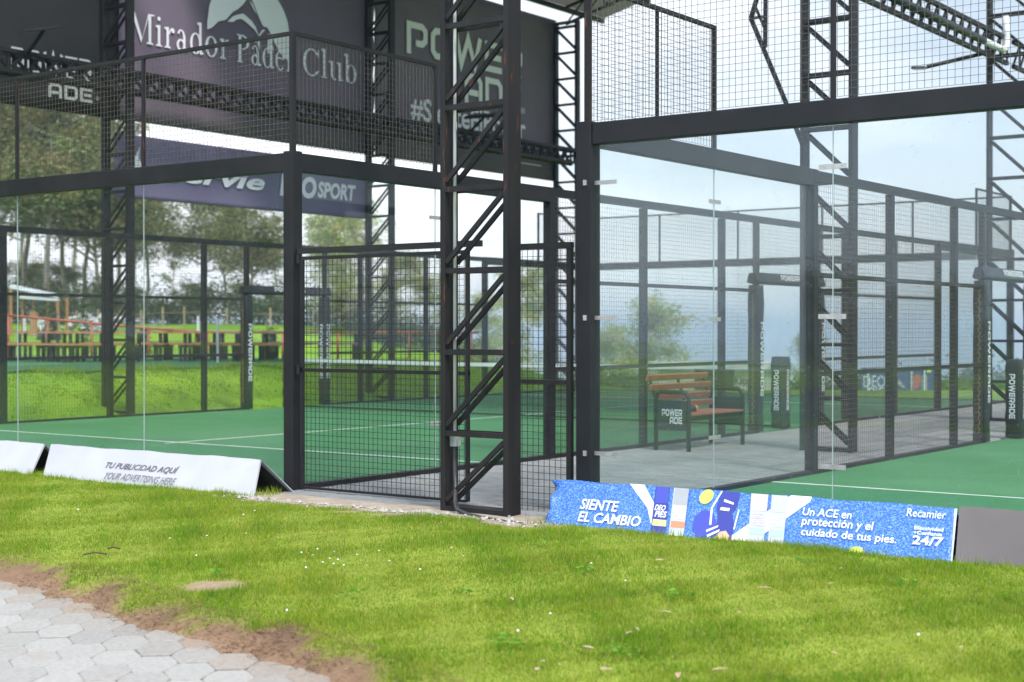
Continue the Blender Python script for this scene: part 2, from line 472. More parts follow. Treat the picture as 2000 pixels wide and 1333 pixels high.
def stroke(pts, t, closed=False):
    """mitred ribbon along a 2D path -> verts, quads"""
    p = np.array(pts, float); n = len(p); vs = []
    for i in range(n):
        a = p[i] - p[i-1] if (i > 0 or closed) else p[1] - p[0]
        b = p[(i+1) % n] - p[i] if (i < n-1 or closed) else p[-1] - p[-2]
        a = a/np.linalg.norm(a); b = b/np.linalg.norm(b)
        na = np.array([-a[1], a[0]]); nb = np.array([-b[1], b[0]])
        m = na + nb; m = m/(np.linalg.norm(m) + 1e-9); k = 1/max(.35, m @ na)
        vs += [p[i] + m*t/2*k, p[i] - m*t/2*k]
    fs = [(2*i, 2*i+1, 2*i+3, 2*i+2) for i in range(n-1)]
    if closed: fs.append((2*n-2, 2*n-1, 1, 0))
    return np.array(vs), fs

def tech(ch):
    t = .22; h = t/2; a = .86; w = 1.0
    if ch == 'P': return w, [[(h,0),(h,1-h),(.74,1-h),(w-h,.78),(w-h,.48),(.74,.36),(.44,.36)]], []
    if ch == 'O': return w, [], [[(.26,h),(h,.26),(h,.74),(.26,1-h),(.74,1-h),(w-h,.74),(w-h,.26),(.74,h)]]
    if ch == 'W': return 1.45, [[(.10,1),(.38,.06),(.725,.90),(1.07,.06),(1.35,1)]], []
    if ch == 'E': return .92, [[(.92,1-h),(h,1-h),(h,h),(.92,h)], [(.30,.5),(.88,.5)]], []
    if ch == 'R': return w, [[(h,0),(h,1-h),(.74,1-h),(w-h,.80),(w-h,.52),(.74,.40),(.36,.40)], [(.56,.32),(.86,0)]], []
    if ch == 'A': return w, [[(h,0),(h,.72),(.26,1-h),(.74,1-h),(w-h,.72),(w-h,0)], [(.24,.36),(.76,.36)]], []
    if ch == 'D': return w, [], [[(h,h),(h,1-h),(.74,1-h),(w-h,.74),(w-h,.26),(.74,h)]]
    return .4, [], []

def put_tech(mb, pl, word, x0, x1, y0, y1, gap=.14, lift=0.003):
    tot = sum(tech(c)[0] for c in word) + gap*(len(word)-1)
    sx = (x1-x0)/tot; sy = y1-y0; x = 0; k = 0
    for c in word:
        w, op, cl = tech(c)
        for path, closed in [(q, False) for q in op] + [(q, True) for q in cl]:
            v, f = stroke(path, .2, closed)
            mb.add(pl((v + [x, 0])*[sx, sy] + [x0, y0], lift + .0006*(k % 2)), f); k += 1
        x += w + gap

# serif capitals and small letters drawn from stems, bowls and serifs (unit: x-height 1)
def arc(cx, cy, rx, ry, a0, a1, tx, ty, n=26):
    a = np.radians(np.linspace(a0, a1, n)); vs = []
    for q in a:
        vs.append((cx+rx*math.cos(q), cy+ry*math.sin(q))); vs.append((cx+(rx-tx)*math.cos(q), cy+(ry-ty)*math.sin(q)))
    return np.array(vs), [(2*i, 2*i+1, 2*i+3, 2*i+2) for i in range(n-1)]
def quad(*p): return np.array(p), [tuple(range(len(p)))]
def rect(x0, y0, x1, y1): return quad((x0,y0),(x1,y0),(x1,y1),(x0,y1))
def foot(x, w=.16, y=0, s=1, e=.13):
    return quad((x-e, y), (x+w+e, y), (x+w+e, y+.045*s), (x+w, y+.11*s), (x, y+.11*s), (x-e, y+.045*s))
def flag(x, y, w=.16): return quad((x, y-.16), (x+.005, y), (x-.15, y-.05), (x-.15, y-.09))
def serif(ch):
    S = .17
    if ch == 'M': return 1.72, [rect(.22,0,.30,1.38), foot(.20,.12,0,1,.13), rect(1.34,0,1.52,1.38), foot(1.34,.18), quad((.20,1.42),(.0,1.42),(.0,1.37),(.22,1.34)), quad((.20,1.42),(.42,1.42),(.93,.22),(.84,.0)), quad((.84,.0),(.93,.22),(1.40,1.42),(1.32,1.42)), quad((1.32,1.42),(1.72,1.42),(1.72,1.375),(1.52,1.33),(1.34,1.33))]
    if ch == 'i': return .52, [rect(.18,0,.35,1.0), foot(.18), flag(.18,1.0), arc(.255,1.30,.10,.10,0,360,.099,.099,14)]
    if ch == 'r': return .74, [rect(.18,0,.35,1.0), foot(.18), flag(.18,1.0), arc(.58,.66,.24,.33,62,180,.07,.13,12), arc(.62,.86,.11,.11,0,360,.109,.109,14)]
    if ch == 'a': return .88, [arc(.38,.60,.30,.42,2,150,.16,.07,16), rect(.515,.15,.68,.66), arc(.37,.27,.30,.29,0,360,.15,.09), quad((.68,.20),(.52,.16),(.62,0),(.72,-.01),(.88,.06),(.86,.10),(.74,.10))]
    if ch == 'á': w, p = serif('a'); return w, p + [quad((.34,1.14),(.42,1.14),(.66,1.42),(.52,1.46))]
    if ch == 'd': return 1.02, [arc(.46,.49,.40,.52,0,360,.17,.06), rect(.70,.06,.87,1.55), quad((.70,1.38),(.70,1.55),(.55,1.50),(.55,1.46)), quad((.70,.14),(.87,.14),(1.02,.08),(1.02,.03),(.72,-.02))]
    if ch == 'o': return 1.0, [arc(.49,.49,.44,.52,0,360,.19,.06)]
    if ch == 'P': return 1.06, [rect(.17,0,.37,1.38), foot(.17,.20), rect(.02,1.34,.20,1.40), arc(.40,1.02,.60,.38,-90,90,.20,.07), rect(.36,1.33,.42,1.40), rect(.36,.64,.42,.71)]
    if ch == 'e': return .88, [arc(.46,.49,.40,.52,22,318,.17,.07), quad((.20,.58),(.82,.58),(.82,.66),(.18,.66)), arc(.46,.58,.36,.42,0,40,.14,.10,8)]
    if ch == 'l': return .50, [rect(.17,0,.34,1.55), foot(.17), quad((.17,1.38),(.17,1.55),(.02,1.50),(.02,1.46))]
    if ch == 'C': return 1.28, [arc(.70,.69,.62,.73,42,318,.20,.07,34), quad((1.10,1.20),(1.17,1.42),(1.22,1.42),(1.22,1.0),(1.17,1.0)), quad((1.11,.16),(1.24,.30),(1.20,.34),(1.08,.24))]
    if ch == 'u': return 1.08, [rect(.17,.3,.34,1.0), flag(.17,1.0), arc(.45,.34,.28,.36,180,300,.16,.10,14), rect(.74,.06,.91,1.0), flag(.74,1.0), quad((.74,.16),(.91,.14),(1.07,.08),(1.07,.03),(.76,-.02))]
    if ch == 'b': return 1.0, [rect(.15,.02,.32,1.55), quad((.15,1.38),(.15,1.55),(0,1.50),(0,1.46)), arc(.54,.49,.40,.52,0,360,.17,.06)]
    return .46, []
def put_serif(mb, pl, word, x0, x1, y0, xh, lift=.004):
    gap = .06
    tot = sum(serif(c)[0] + gap for c in word) - gap
    sx = (x1-x0)/tot; x = 0
    for c in word:
        w, ps = serif(c)
        for k, (v, f) in enumerate(ps):
            mb.add(pl((v + [x, 0])*[sx, xh] + [x0, y0], lift + .0012*k), f)
        x += w + gap

# ------------------------------------------------------------------ ground heights
CY, SY = math.cos(YAW), math.sin(YAW)
def cam_xy(u, v):
    a = u - CAM[0]; b = v - CAM[1]
    return a*CY + b*SY, -a*SY + b*CY
def cam_uv(x, d):
    return CAM[0] + x*CY - d*SY, CAM[1] + x*SY + d*CY
EDGE = np.array([(-8,-3.35),(-2,-3.55),(1.19,-3.83),(1.85,-3.93),(2.42,-4.11),(2.96,-4.30),(3.61,-4.33),(3.94,-4.40),(4.49,-4.56),(5.3,-4.9),(6.2,-5.6),(7.2,-7.0),(8.0,-9.5),(8.3,-14)])
def edge_dist(u, v):
    """signed distance to the edge of the path, positive on the lawn side"""
    u = np.asarray(u, float); v = np.asarray(v, float)
    best = np.full(u.shape, 1e9); sgn = np.ones(u.shape)
    for a, b in zip(EDGE[:-1], EDGE[1:]):
        t = b - a; ll = t @ t
        k = np.clip(((u-a[0])*t[0] + (v-a[1])*t[1])/ll, 0, 1)
        dx = u - a[0] - k*t[0]; dy = v - a[1] - k*t[1]
        d = np.hypot(dx, dy); s = np.sign(t[0]*dy - t[1]*dx)
        up = d < best
        best = np.where(up, d, best); sgn = np.where(up, s, sgn)
    return best*sgn
def wob(u, v, s=1.0, k=0):
    u = np.asarray(u, float)*s; v = np.asarray(v, float)*s
    return (np.sin(u*1.7+v*2.3+k) + np.sin(u*3.9-v*3.1+1.3+k*2) + np.sin(u*7.3+v*6.1+.5-k)*.6 + np.sin(-u*12.7+v*14.9+k*3)*.35)/2.95
def lawn_z(u, v):
    e = edge_dist(u, v)
    base = -.13*smooth((-1.0 - np.asarray(v, float))/3.2) + .012*wob(u, v, .6)
    k = smooth((e - .08)/.34)
    return base*k + (1-k)*(-.235 + .008*wob(u, v, 3)) + .012*wob(u, v, 4, 2)*smooth(e/.1)*smooth((.6-e)/.3)
def terrain_z(u, v):
    u = np.asarray(u, float); v = np.asarray(v, float)
    x, d = cam_xy(u, v)
    z = np.full(u.shape, -.10)
    bank = .74*smooth((-10.25-u)/3.0)*(1 - smooth((v-18)/9))
    hill = 1.9*smooth((d-52)/46)*smooth((-x-2)/12)
    drop = -1.4*smooth((d-37)/10)*smooth((x+4)/6) - 16*smooth((d-60)/110)*smooth((x+6)/14)
    far = -150*smooth((np.hypot(x, d)-150)/1800) 
    z = z + (bank + hill + drop)*(d > 0) + far
    z = z + .045*wob(u, v, 1.1, 2)*smooth((-10.4-u)/.8)*smooth((u+18)/4)*(d > 0)
    z = z + .05*wob(u, v, .35)*smooth((np.hypot(u+5, v-10)-16)/6)
    near = (v < -.2) & (u > -9) & (u < 16) & (v > -14)
    return np.where(near, -.42, z)

# terrain: polar sheet from under the courts to the horizon
def add_grid(name, P, m, nr, nc, wrap=False, cols=None, kind='structure'):
    me = bpy.data.meshes.new(name)
    i = np.arange(nr-1)[:, None]*nc; j = np.arange(nc if wrap else nc-1)[None, :]; j2 = (j+1) % nc
    F = np.stack([i+j, i+j2, i+nc+j2, i+nc+j], -1).reshape(-1, 4)
    me.from_pydata(P.tolist(), [], F.tolist()); me.shade_smooth()
    me.materials.append(m)
    if cols is not None:
        at = me.attributes.new('Col', 'FLOAT_COLOR', 'POINT')
        at.data.foreach_set('color', np.c_[cols, np.ones(len(cols))].astype(np.float32).ravel())
    o = bpy.data.objects.new(name, me); C.objects.link(o); o['kind'] = kind
    return o
nr, nc = 190, 360
rad = np.r_[np.linspace(.5, 60, 110), np.geomspace(61, 5600, nr-110)]
ang = np.linspace(0, 2*math.pi, nc, endpoint=False)
rr, aa = np.meshgrid(rad, ang, indexing='ij')
tu = (-6 + rr*np.cos(aa)).ravel(); tv = (8 + rr*np.sin(aa)).ravel()
add_grid('ground', np.c_[tu, tv, terrain_z(tu, tv)], M['ground'], nr, nc, True)

# near lawn with a worn soil bank along the path
lu = np.arange(-9, 16, .07); lv = np.arange(-13.5, -.30, .07)
gu, gv = np.meshgrid(lu, lv, indexing='ij'); fu, fv = gu.ravel(), gv.ravel()
E = edge_dist(fu, fv)
def dirt_mask(u, v, e):
    n = .16*wob(u, v, 1.6) + .07*wob(u, v, 5, 1)
    d = 1 - smooth((e - .24 - n)/.18)
    for cu, cv, rx, ry in ((2.72,-3.42,.20,.09),(1.55,-.98,.12,.04),(3.05,-.70,.30,.10),(2.2,-.72,.5,.06)):
        q = ((u-cu)*CY+(v-cv)*SY)**2/rx**2 + (-(u-cu)*SY+(v-cv)*CY)**2/(ry*1.9)**2
        d = np.maximum(d, 1 - smooth((q + .5*wob(u, v, 4) - .5)/.9))
    return np.clip(d, 0, 1)
DM = dirt_mask(fu, fv, E)
soil = np.array([.235,.145,.09]) * (1 + .22*wob(fu, fv, 3)[:, None])
sand = np.clip(smooth((.20-E)/.22) + smooth((E-.5)/.2), 0, 1)[:, None]*.75
soil = soil*(1-sand) + np.array([.36,.26,.185])*(1 + .12*wob(fu, fv, 5)[:, None])*sand
soil = soil*(1 - .30*(smooth((E-.2)/.15)*smooth((.6-E)/.1)))[:, None]
thatch = np.array([.24,.29,.04]) * (1 + .15*wob(fu, fv, 2)[:, None])
lc = thatch*(1-DM[:, None]) + soil*DM[:, None]
LIP = smooth((fv + .90 - .05*wob(fu, fv*0, 2))/.10)*smooth((fu + .15)/.2)*smooth((3.35 - fu)/.2)
lc = lc*(1-LIP[:, None]) + np.array([.36,.30,.235])*(1 + .25*wob(fu, fv, 6)[:, None])*LIP[:, None]
add_grid('lawn', np.c_[fu, fv, lawn_z(fu, fv)], M['soil_grass'], len(lu), len(lv), cols=lc)

# ------------------------------------------------------------------ path of pale pavers
def build_path():
    V = []; F = []; COL = []
    ca, sa = math.cos(YAW+.12), math.sin(YAW+.12)
    wx, wy = .245, .40
    i0 = 0
    hexs = np.array([(-.5,.0),(-.30,-.5),(.30,-.5),(.5,.0),(.30,.5),(-.30,.5)])
    for a in range(-40, 60):
        for b in range(-40, 40):
            x = a*wx*.80; y = (b + (a % 2)*.5)*wy*.86
            u = 3.2 + x*ca - y*sa; v = -6.5 + x*sa + y*ca
            e = float(edge_dist(np.array([u]), np.array([v]))[0])
            if e > .17 or e < -9 or u < -7: continue
            rot = random.uniform(-.03, .03); s = random.uniform(.975, .992)
            tone = .375*random.uniform(.90, 1.07); z = -.221 + random.uniform(-.004, .004)
            tone *= 1 - .12*max(0, 1 + e/.35)*(e > -.35)
            sk_ = float(np.clip((e + .16)/.3, 0, 1))*random.uniform(.1, .9)
            # outline with rounded, slightly wavy sides
            pts = []
            for k in range(6):
                p, q = hexs[k], hexs[(k+1) % 6]
                for t in (0.08, .36, .64, .92):
                    w = p + (q-p)*t
                    pts.append(w*(1 + .016*math.sin(k*2.1+t*6)))
            pts = np.array(pts)*[wx*s*1.04, wy*s*.86]
            cr, sr = math.cos(rot), math.sin(rot)
            pts = pts @ np.array([[cr, sr],[-sr, cr]])
            for (k, zz) in ((1.0, z-.03), (1.0, z-.005), (.95, z)):
                for p in pts*k:
                    V.append((u + p[0]*ca - p[1]*sa, v + p[0]*sa + p[1]*ca, zz))
                    COL.append((tone*(1-sk_) + .32*sk_, tone*.975*(1-sk_) + .235*sk_, tone*.925*(1-sk_) + .17*sk_) if k < 1 else ((.25,.165,.105) if zz < z-.02 else (tone*.8, tone*.74, tone*.68)))
            n = 24
            for ring in range(2):
                for k in range(n):
                    F.append((i0+ring*n+k, i0+ring*n+(k+1) % n, i0+(ring+1)*n+(k+1) % n, i0+(ring+1)*n+k))
            F.append(tuple(range(i0+2*n, i0+3*n)))
            i0 += 3*n
    me = bpy.data.meshes.new('path'); me.from_pydata(V, [], F); me.materials.append(M['paver'])
    at = me.attributes.new('Col', 'FLOAT_COLOR', 'POINT')
    at.data.foreach_set('color', np.c_[np.array(COL), np.ones(len(COL))].astype(np.float32).ravel())
    o = bpy.data.objects.new('path', me); C.objects.link(o); o['kind'] = 'structure'
build_path()

# unseen asphalt sheet added behind the photographer to dim lawn reflections in the glass
o = MB().box((-45, -25, -.30), (45, -14.4, -.06)).build('added_road', pmat('asphalt', (0.045,0.045,0.047), (0.07,0.07,0.072), 6.0, 0.9)); o['kind'] = 'structure'

# ------------------------------------------------------------------ grass blades
def blades(name, u, v, z, h, w, col, lean=.45):
    n = len(u)
    a = RNG.uniform(0, 2*math.pi, n); la = RNG.uniform(0, 2*math.pi, n); ln = RNG.uniform(.05, lean, n)*h
    P = np.empty((n, 3, 3))
    P[:, 0] = np.c_[u - np.cos(a)*w/2, v - np.sin(a)*w/2, z]
    P[:, 1] = np.c_[u + np.cos(a)*w/2, v + np.sin(a)*w/2, z]
    P[:, 2] = np.c_[u + np.cos(la)*ln, v + np.sin(la)*ln, z + h]
    me = bpy.data.meshes.new(name)
    me.vertices.add(n*3); me.vertices.foreach_set('co', P.astype(np.float32).ravel())
    me.loops.add(n*3); me.loops.foreach_set('vertex_index', np.arange(n*3, dtype=np.int32))
    me.polygons.add(n); me.polygons.foreach_set('loop_start', np.arange(0, n*3, 3, dtype=np.int32))
    me.update(calc_edges=True)
    cc = np.repeat(col, 3, 0); cc[0::3] *= .85; cc[1::3] *= .85
    at = me.attributes.new('Col', 'FLOAT_COLOR', 'POINT')
    at.data.foreach_set('color', np.c_[cc, np.ones(len(cc))].astype(np.float32).ravel())
    me.materials.append(M['blade'])
    o = bpy.data.objects.new(name, me); C.objects.link(o)
    return o
def grass_cols(u, v, n):
    g = np.array([.23,.43,.016]); y = np.array([.45,.52,.05]); dk = np.array([.10,.28,.018]); st = np.array([.62,.50,.20])
    t = np.clip(.45 + .34*wob(u, v, .9, 3) + .26*wob(u, v, 2.6, 1) + .26*wob(u, v, 7.3, 4) + .18*wob(u, v, 17, 6) + RNG.normal(0, .22, n), 0, 1)[:, None]
    c = g*(1-t) + y*t
    k = np.clip((.7*wob(u, v, 1.25, 5) + .5*wob(u, v, 4.2, 2) + .4*wob(u, v, 11, 3) - .42)*2.4, 0, 1)[:, None]
    c = c*(1-k*.5) + dk*k*.5
    s = (RNG.random(n) < .075)[:, None]
    c = np.where(s, st, c)
    return c*np.array([.87,.92,.84])*RNG.uniform(.62, 1.12, (n, 1))
# sample where the lawn lies in front of the courts, denser near the camera
n = 900000
d = 5.0 + 11.0*RNG.random(n)**.95; x = (RNG.random(n)*2-1)*.40*d
u, v = cam_uv(x, d)
e = edge_dist(u, v); dm = dirt_mask(u, v, e)
back = -.56 - .10*wob(u, v*0, 1.1) + 0.0*u
back = np.where((u > .1) & (u < 3.0), -.82 + .06*wob(u, v*0, 2), back)
ok = (v < back) & (e > .02) & (RNG.random(n) > dm*1.02 - .01*(RNG.random(n) < .25))
u, v, d = u[ok], v[ok], d[ok]; n = len(u)
h = RNG.uniform(.010, .034, n)*(1 + .9*np.clip(wob(u, v, 1.25, 5), -.4, 1) + .5*np.clip(wob(u, v, 3.7, 1), 0, 1)); w = RNG.uniform(.003, .006, n)
g1 = blades('grass', u, v, lawn_z(u, v) - .004, h, w, grass_cols(u, v, n), .8); g1['kind'] = 'stuff'
tag(g1, 'short patchy green lawn grass between the paved path and the courts', 'grass')
# taller tufts against the boards, the bank by the path and inside the open board
pu_, pv_ = [], []
for k in range(150):
    cu = RNG.uniform(-4, 9.5); cv = -.66 - abs(RNG.normal(0, .05))
    if .35 < cu < 3.0: continue
    m_ = RNG.integers(6, 22)
    pu_.append(cu + RNG.normal(0, .045, m_)); pv_.append(cv + RNG.normal(0, .025, m_))
for cu, cv, m_ in ((.12,-.42,60),(.18,-.5,40),(-2.95,-.6,40),(-2.98,-.42,40),(.05,-.3,25)):
    pu_.append(cu + RNG.normal(0, .05, m_)); pv_.append(cv + RNG.normal(0, .05, m_))
u = np.concatenate(pu_); v = np.concatenate(pv_); n = len(u)
g2 = blades('tall_grass', u, v, lawn_z(u, v) - .005, RNG.uniform(.03, .085, n), RNG.uniform(.005, .008, n), grass_cols(u, v, n)*1.1, .7); g2['kind'] = 'stuff'
tag(g2, 'taller unmown grass tufts along the foot of the advertising boards', 'grass')
# dead straw lying on the soil bank
n = 9000
k = RNG.integers(1, 12, n); t = RNG.random(n)
pu_ = EDGE[k-1]*(1-t[:, None]) + EDGE[k]*t[:, None]
nrm = EDGE[k] - EDGE[k-1]; nrm = np.c_[-nrm[:, 1], nrm[:, 0]]/np.linalg.norm(nrm, axis=1)[:, None]
pu_ = pu_ + nrm*RNG.uniform(.02, .5, n)[:, None]
u, v = pu_[:, 0], pu_[:, 1]
st = np.array([.40,.27,.16])*RNG.uniform(.25, 1.5, (n, 1))
P = RNG.uniform(0, math.pi, n)
g3 = blades('straw', u, v, lawn_z(u, v) + .004, RNG.uniform(.004, .018, n), RNG.uniform(.004, .007, n), st, 8.0); g3['kind'] = 'stuff'
tag(g3, 'dry straw and dead grass on the bare soil beside the path', 'straw')
# bank beyond the left court
n = 60000
u = RNG.uniform(-13.6, -10.3, n); v = RNG.uniform(2, 26, n)
gc = grass_cols(u, v, n)
g4 = blades('bank_grass', u, v, terrain_z(u, v) - .01, RNG.uniform(.02, .06, n), RNG.uniform(.012, .02, n), gc*np.array([.68,.88,.75]), .8); g4['kind'] = 'stuff'
tag(g4, 'grass on the sloping bank below the picnic terrace', 'grass')

n = 9000
u = -13.2 + RNG.normal(0, .22, n); v = RNG.uniform(1.5, 24, n)
ok = wob(u*0, v, 1.4, 3) + RNG.normal(0, .3, n) > -.1; u, v = u[ok], v[ok]; n = len(u)
g5 = blades('crest_grass', u, v, terrain_z(u, v) - .01, RNG.uniform(.05, .17, n), RNG.uniform(.012, .02, n), grass_cols(u, v, n), .8); g5['kind'] = 'stuff'
tag(g5, 'longer grass along the crest of the bank at the terrace edge', 'grass')
# ------------------------------------------------------------------ courts
G = 3.13
H = 2.985
def wire_panel(mb, o, xd, w, h, n, pitch=.0515, t=.0028):
    """welded wire mesh: upright rods and cross rods on one plane; n is the plane's normal"""
    o = np.array(o, float); xd = np.array(xd, float); n = np.array(n, float); z = np.array((0,0,1.))
    k = max(1, round(w/pitch)); m = max(1, round(h/pitch))
    for i in range(k+1):
        p = o + xd*(w*i/k); mb.bar(p, p + z*h, t, t, n)
    for j in range(m+1):
        p = o + z*(h*j/m) + n*t; mb.bar(p, p + xd*w, t, t)

def court_back(u0, v, label, near, upto=10, corner=.12, clamps=False):
    """end wall of one court: five glass panes, posts, top beam, mesh above; outward normal -v when near"""
    s = -1 if near else 1
    t = thing('court_end_wall', label, 'court wall', (u0 + upto/2, v, 0))
    c = corner/2
    for x in (u0, u0 + upto):
        if x == u0 + upto and upto < 10: continue
        MB().box((x-c, v-c, -.12), (x+c, v+c, H+.012)).build('corner_post', M['steel'], t, .006)
        MB().box((x-.022, v-.022, H+.012), (x+.022, v+.022, 4.06)).build('upper_post', M['steel_rust'], t)
    MB().box((u0+c, v-.05, H-.165), (u0+upto-(c if upto >= 10 else 0), v+.05, H)).build('beam', M['steel'], t, .006)
    MB().box((u0+c, v-.04, -.10), (u0+upto-c, v+.04, .015)).build('kerb', M['steel'], t)
    k = 0
    while k*2 < upto - .5:
        a = u0 + k*2 + (c if k == 0 else .004); b = u0 + k*2 + 2 - (c if k*2+2 >= 10 else .004)
        p = MB().box((a, v-.006, .016), (b, v+.006, H-.166)).build('glass_pane', M['glass'], t)
        if k*2 + 2 < upto - .5:
            x = u0 + k*2 + 2
            MB().box((x-.0017, v-.0055, .02), (x+.0017, v+.0055, H-.17)).build('glass_edge', M['glass_edge'], p)
            MB().box((x-.016, v-.016, H+.001), (x+.016, v+.016, 4.03)).build('upper_post', M['steel_rust'], t)
        mb = MB(); wire_panel(mb, (u0+k*2+.03, v, H+.02), (1,0,0), 1.94, 1.02, (0,-1,0))
        mb.build('mesh_panel', M['wire'], t)
        if clamps:
            for z in (.475, 1.505, 2.53):
                if k*2+2 < upto:
                    x = u0 + k*2 + 2
                    cl = MB().box((x-.10, v-.016, z-.017), (x+.10, v-.0065, z+.017)); cl.build('clamp', M['clamp'], t)
                    MB().tube([(x-.07, v-.018, z),(x-.07, v-.012, z)], .008, 8).tube([(x+.07, v-.018, z),(x+.07, v-.012, z)], .008, 8).build('clamp_bolt', M['galv'], t)
        k += 1
    if clamps:
        x = u0
        for z in (.475, 1.505, 2.53):
            MB().box((x+.005, v-c-.012, z-.02), (x+.035, v-c-.001, z+.02)).build('clamp', M['clamp'], t)
            MB().box((x+c+.001, v-.016, z-.015), (x+.26, v-.0065, z+.015)).build('clamp', M['clamp'], t)
    MB().box((u0+.023, v-.018, 4.03), (u0+upto-.023, v+.018, 4.062)).build('top_rail', M['steel_rust'], t)
    return t

def court_side(u, label, v1=20, right=True):
    """long side of one court: glass for four metres at each end, mesh between, an open door bay by the net"""
    t = thing('court_side_fence', label, 'court fence', (u, 10, 0))
    p2 = .05
    ends = [(0, 1)] + ([(20, -1)] if v1 >= 20 else [])
    for v0, s in ends:
        a, b = sorted((v0 + s*.06, v0 + s*4))
        MB().box((u-.05, a, H-.165), (u+.05, b - (p2 if s > 0 else -0), H)).build('beam', M['steel'], t, .006) if s > 0 else MB().box((u-.05, a+p2, H-.165), (u+.05, b, H)).build('beam', M['steel'], t, .006)
        for q in (0, 1):
            a, b = sorted((v0 + s*(.065 if q == 0 else 2.004), v0 + s*(1.996 if q == 0 else 3.94)))
            p = MB().box((u-.006, a, .016), (u+.006, b, H-.166)).build('glass_pane', M['glass'], t)
            if q == 0:
                y = v0 + s*2
                MB().box((u-.0055, y-.0017, .02), (u+.0055, y+.0017, H-.17)).build('glass_edge', M['glass_edge'], p)
                for z in (.475, 1.505, 2.53):
                    MB().box((u+.0065, y-.10, z-.017), (u+.016, y+.10, z+.017)).build('clamp', M['clamp'], t)
        a, b = sorted((v0 + s*.03, v0 + s*2.0))
        mb = MB(); wire_panel(mb, (u, a, H+.02), (0,1,0), b-a-.03, 1.02, (1,0,0)); mb.build('mesh_panel', M['wire'], t)
        y = v0 + s*2.0
        MB().box((u-.018, y-.018, H+.001), (u+.018, y+.018, 4.03)).build('upper_post', M['steel_rust'], t)
        y = v0 + s*1.03
        if u > 2: MB().box((u-.012, y-.012, H+.001), (u+.012, y+.012, 4.03)).build('upper_post', M['steel_rust'], t)
        a, b = sorted((v0 + s*.023, v0 + s*2.018))
        MB().box((u-.018, a, 4.03), (u+.018, b, 4.062)).build('top_rail', M['steel_rust'], t)
    for y in (4, 6, 8, 12, 14, 16):
        if y > v1: continue
        w = .05 if y in (4, 16) else .04
        MB().box((u-w, y-w, -.10), (u+w, y+w, H if y in (4, 16) else H-.10)).build('post', M['steel'], t, .004)
    for a, b in ((4.05, 9), (11, 15.95)):
        if a > v1: continue
        b = min(b, v1)
        for z, hh in ((H-.05, .09), (1.955, .045), (.975, .045)):
            ca = a; cb = b
            MB().box((u-.03, ca, z-hh/2), (u+.03, cb, z+hh/2)).build('rail', M['steel'], t)
    if v1 > 9:
        MB().box((u-.03, 9.0, H-.095), (u+.03, min(11, v1), H-.005)).build('rail', M['steel'], t)
        for y in (9, 11):
            if y < v1: MB().box((u-.035, y-.035, -.1), (u+.035, y+.035, H-.096)).build('door_post', M['steel'], t)
    segs = [(4.06, 5.95), (6.05, 7.95), (8.05, 8.95), (11.05, 11.95), (12.05, 13.95), (14.05, 15.94)]
    for a, b in segs:
        if a > v1: continue
        mb = MB(); wire_panel(mb, (u+.034, a, .03), (0,1,0), b-a, H-.13, (1,0,0)); mb.build('mesh_panel', M['wire'], t)
    if v1 > 9:
        mb = MB(); wire_panel(mb, (u+.034, 9.04, 2.22), (0,1,0), 1.92, H-.13-2.22, (1,0,0)); mb.build('mesh_panel', M['wire'], t)
        MB().box((u-.03, 9.036, 2.09), (u+.03, 10.964, 2.14)).build('door_head', M['steel'], t)
    MB().box((u-.045, .06, -.10), (u+.045, 8.96, .035)).build('kerb', M['steel'], t)
    if v1 > 11: MB().box((u-.045, 11.04, -.10), (u+.045, 19.94, .035)).build('kerb', M['steel'], t)
    return t

court_back(-10, 0, 'glass end wall of the left padel court above the white boards', True)
court_back(-10, 20, 'far glass end wall of the left court beyond its net', False)
court_side(0, 'glass and mesh long side of the left court beside the bench')
court_side(-10, 'glass and mesh long side of the left court nearest the picnic terrace')
court_back(G, 0, 'glass end wall with steel clamps above the blue advertising board', True, corner=.135, clamps=True)
court_side(G, 'glass and mesh long side of the right court facing the alley bench')

def floor(u0, label=None):
    o = MB().box((u0+.046, .05, -.08), (u0+9.954, 19.95, 0)).build('court_floor', M['court']); o['kind'] = 'structure'
    mb = MB()
    for y in (3.05, 16.95): mb.box((u0+.05, y-.025, .003), (u0+9.95, y+.025, .005))
    mb.box((u0+4.975, 2.85, .0035), (u0+5.025, 17.15, .0057))
    l = mb.build('court_lines', M['floor_line']); l['kind'] = 'structure'
floor(-10); floor(G)

# nets
def net(u0, label):
    t = thing('court_net', label, 'net', (u0+5, 10, 0))
    mb = MB(); n = 190
    zt = lambda x: .905 - .035*(1 - ((x-5)/5)**2)
    for i in range(n+1):
        x = .14 + 9.72*i/n; mb.bar((u0+x, 10, .03), (u0+x, 10, zt(x)-.05), .003, .003, (0,1,0))
    for j in range(17):
        z = .04 + .8*j/16; mb.bar((u0+.14, 10.003, z), (u0+9.86, 10.003, z), .003, .003)
    mb.build('netting', M['net'], t)
    mb = MB()
    xs = np.linspace(.14, 9.86, 21)
    for a, b in zip(xs[:-1], xs[1:]):
        mb.add([(u0+a, 9.99, zt(a)-.06), (u0+b, 9.99, zt(b)-.06), (u0+b, 9.99, zt(b)), (u0+a, 9.99, zt(a)), (u0+a, 10.012, zt(a)-.06), (u0+b, 10.012, zt(b)-.06), (u0+b, 10.012, zt(b)), (u0+a, 10.012, zt(a))], [(0,1,2,3),(5,4,7,6),(3,2,6,7),(1,0,4,5)])
    mb.build('net_tape', M['white_tape'], t)
    MB().tube([(u0+.14, 10, .03), (u0+9.86, 10, .03)], .012, 6).build('bottom_cord', M['net'], t)
    for x in (.10, 9.90): MB().tube([(u0+x, 10, 0), (u0+x, 10, .95)], .035, 10).build('net_post', M['steel'], t)
net(-10, 'black net with white tape across the left court')
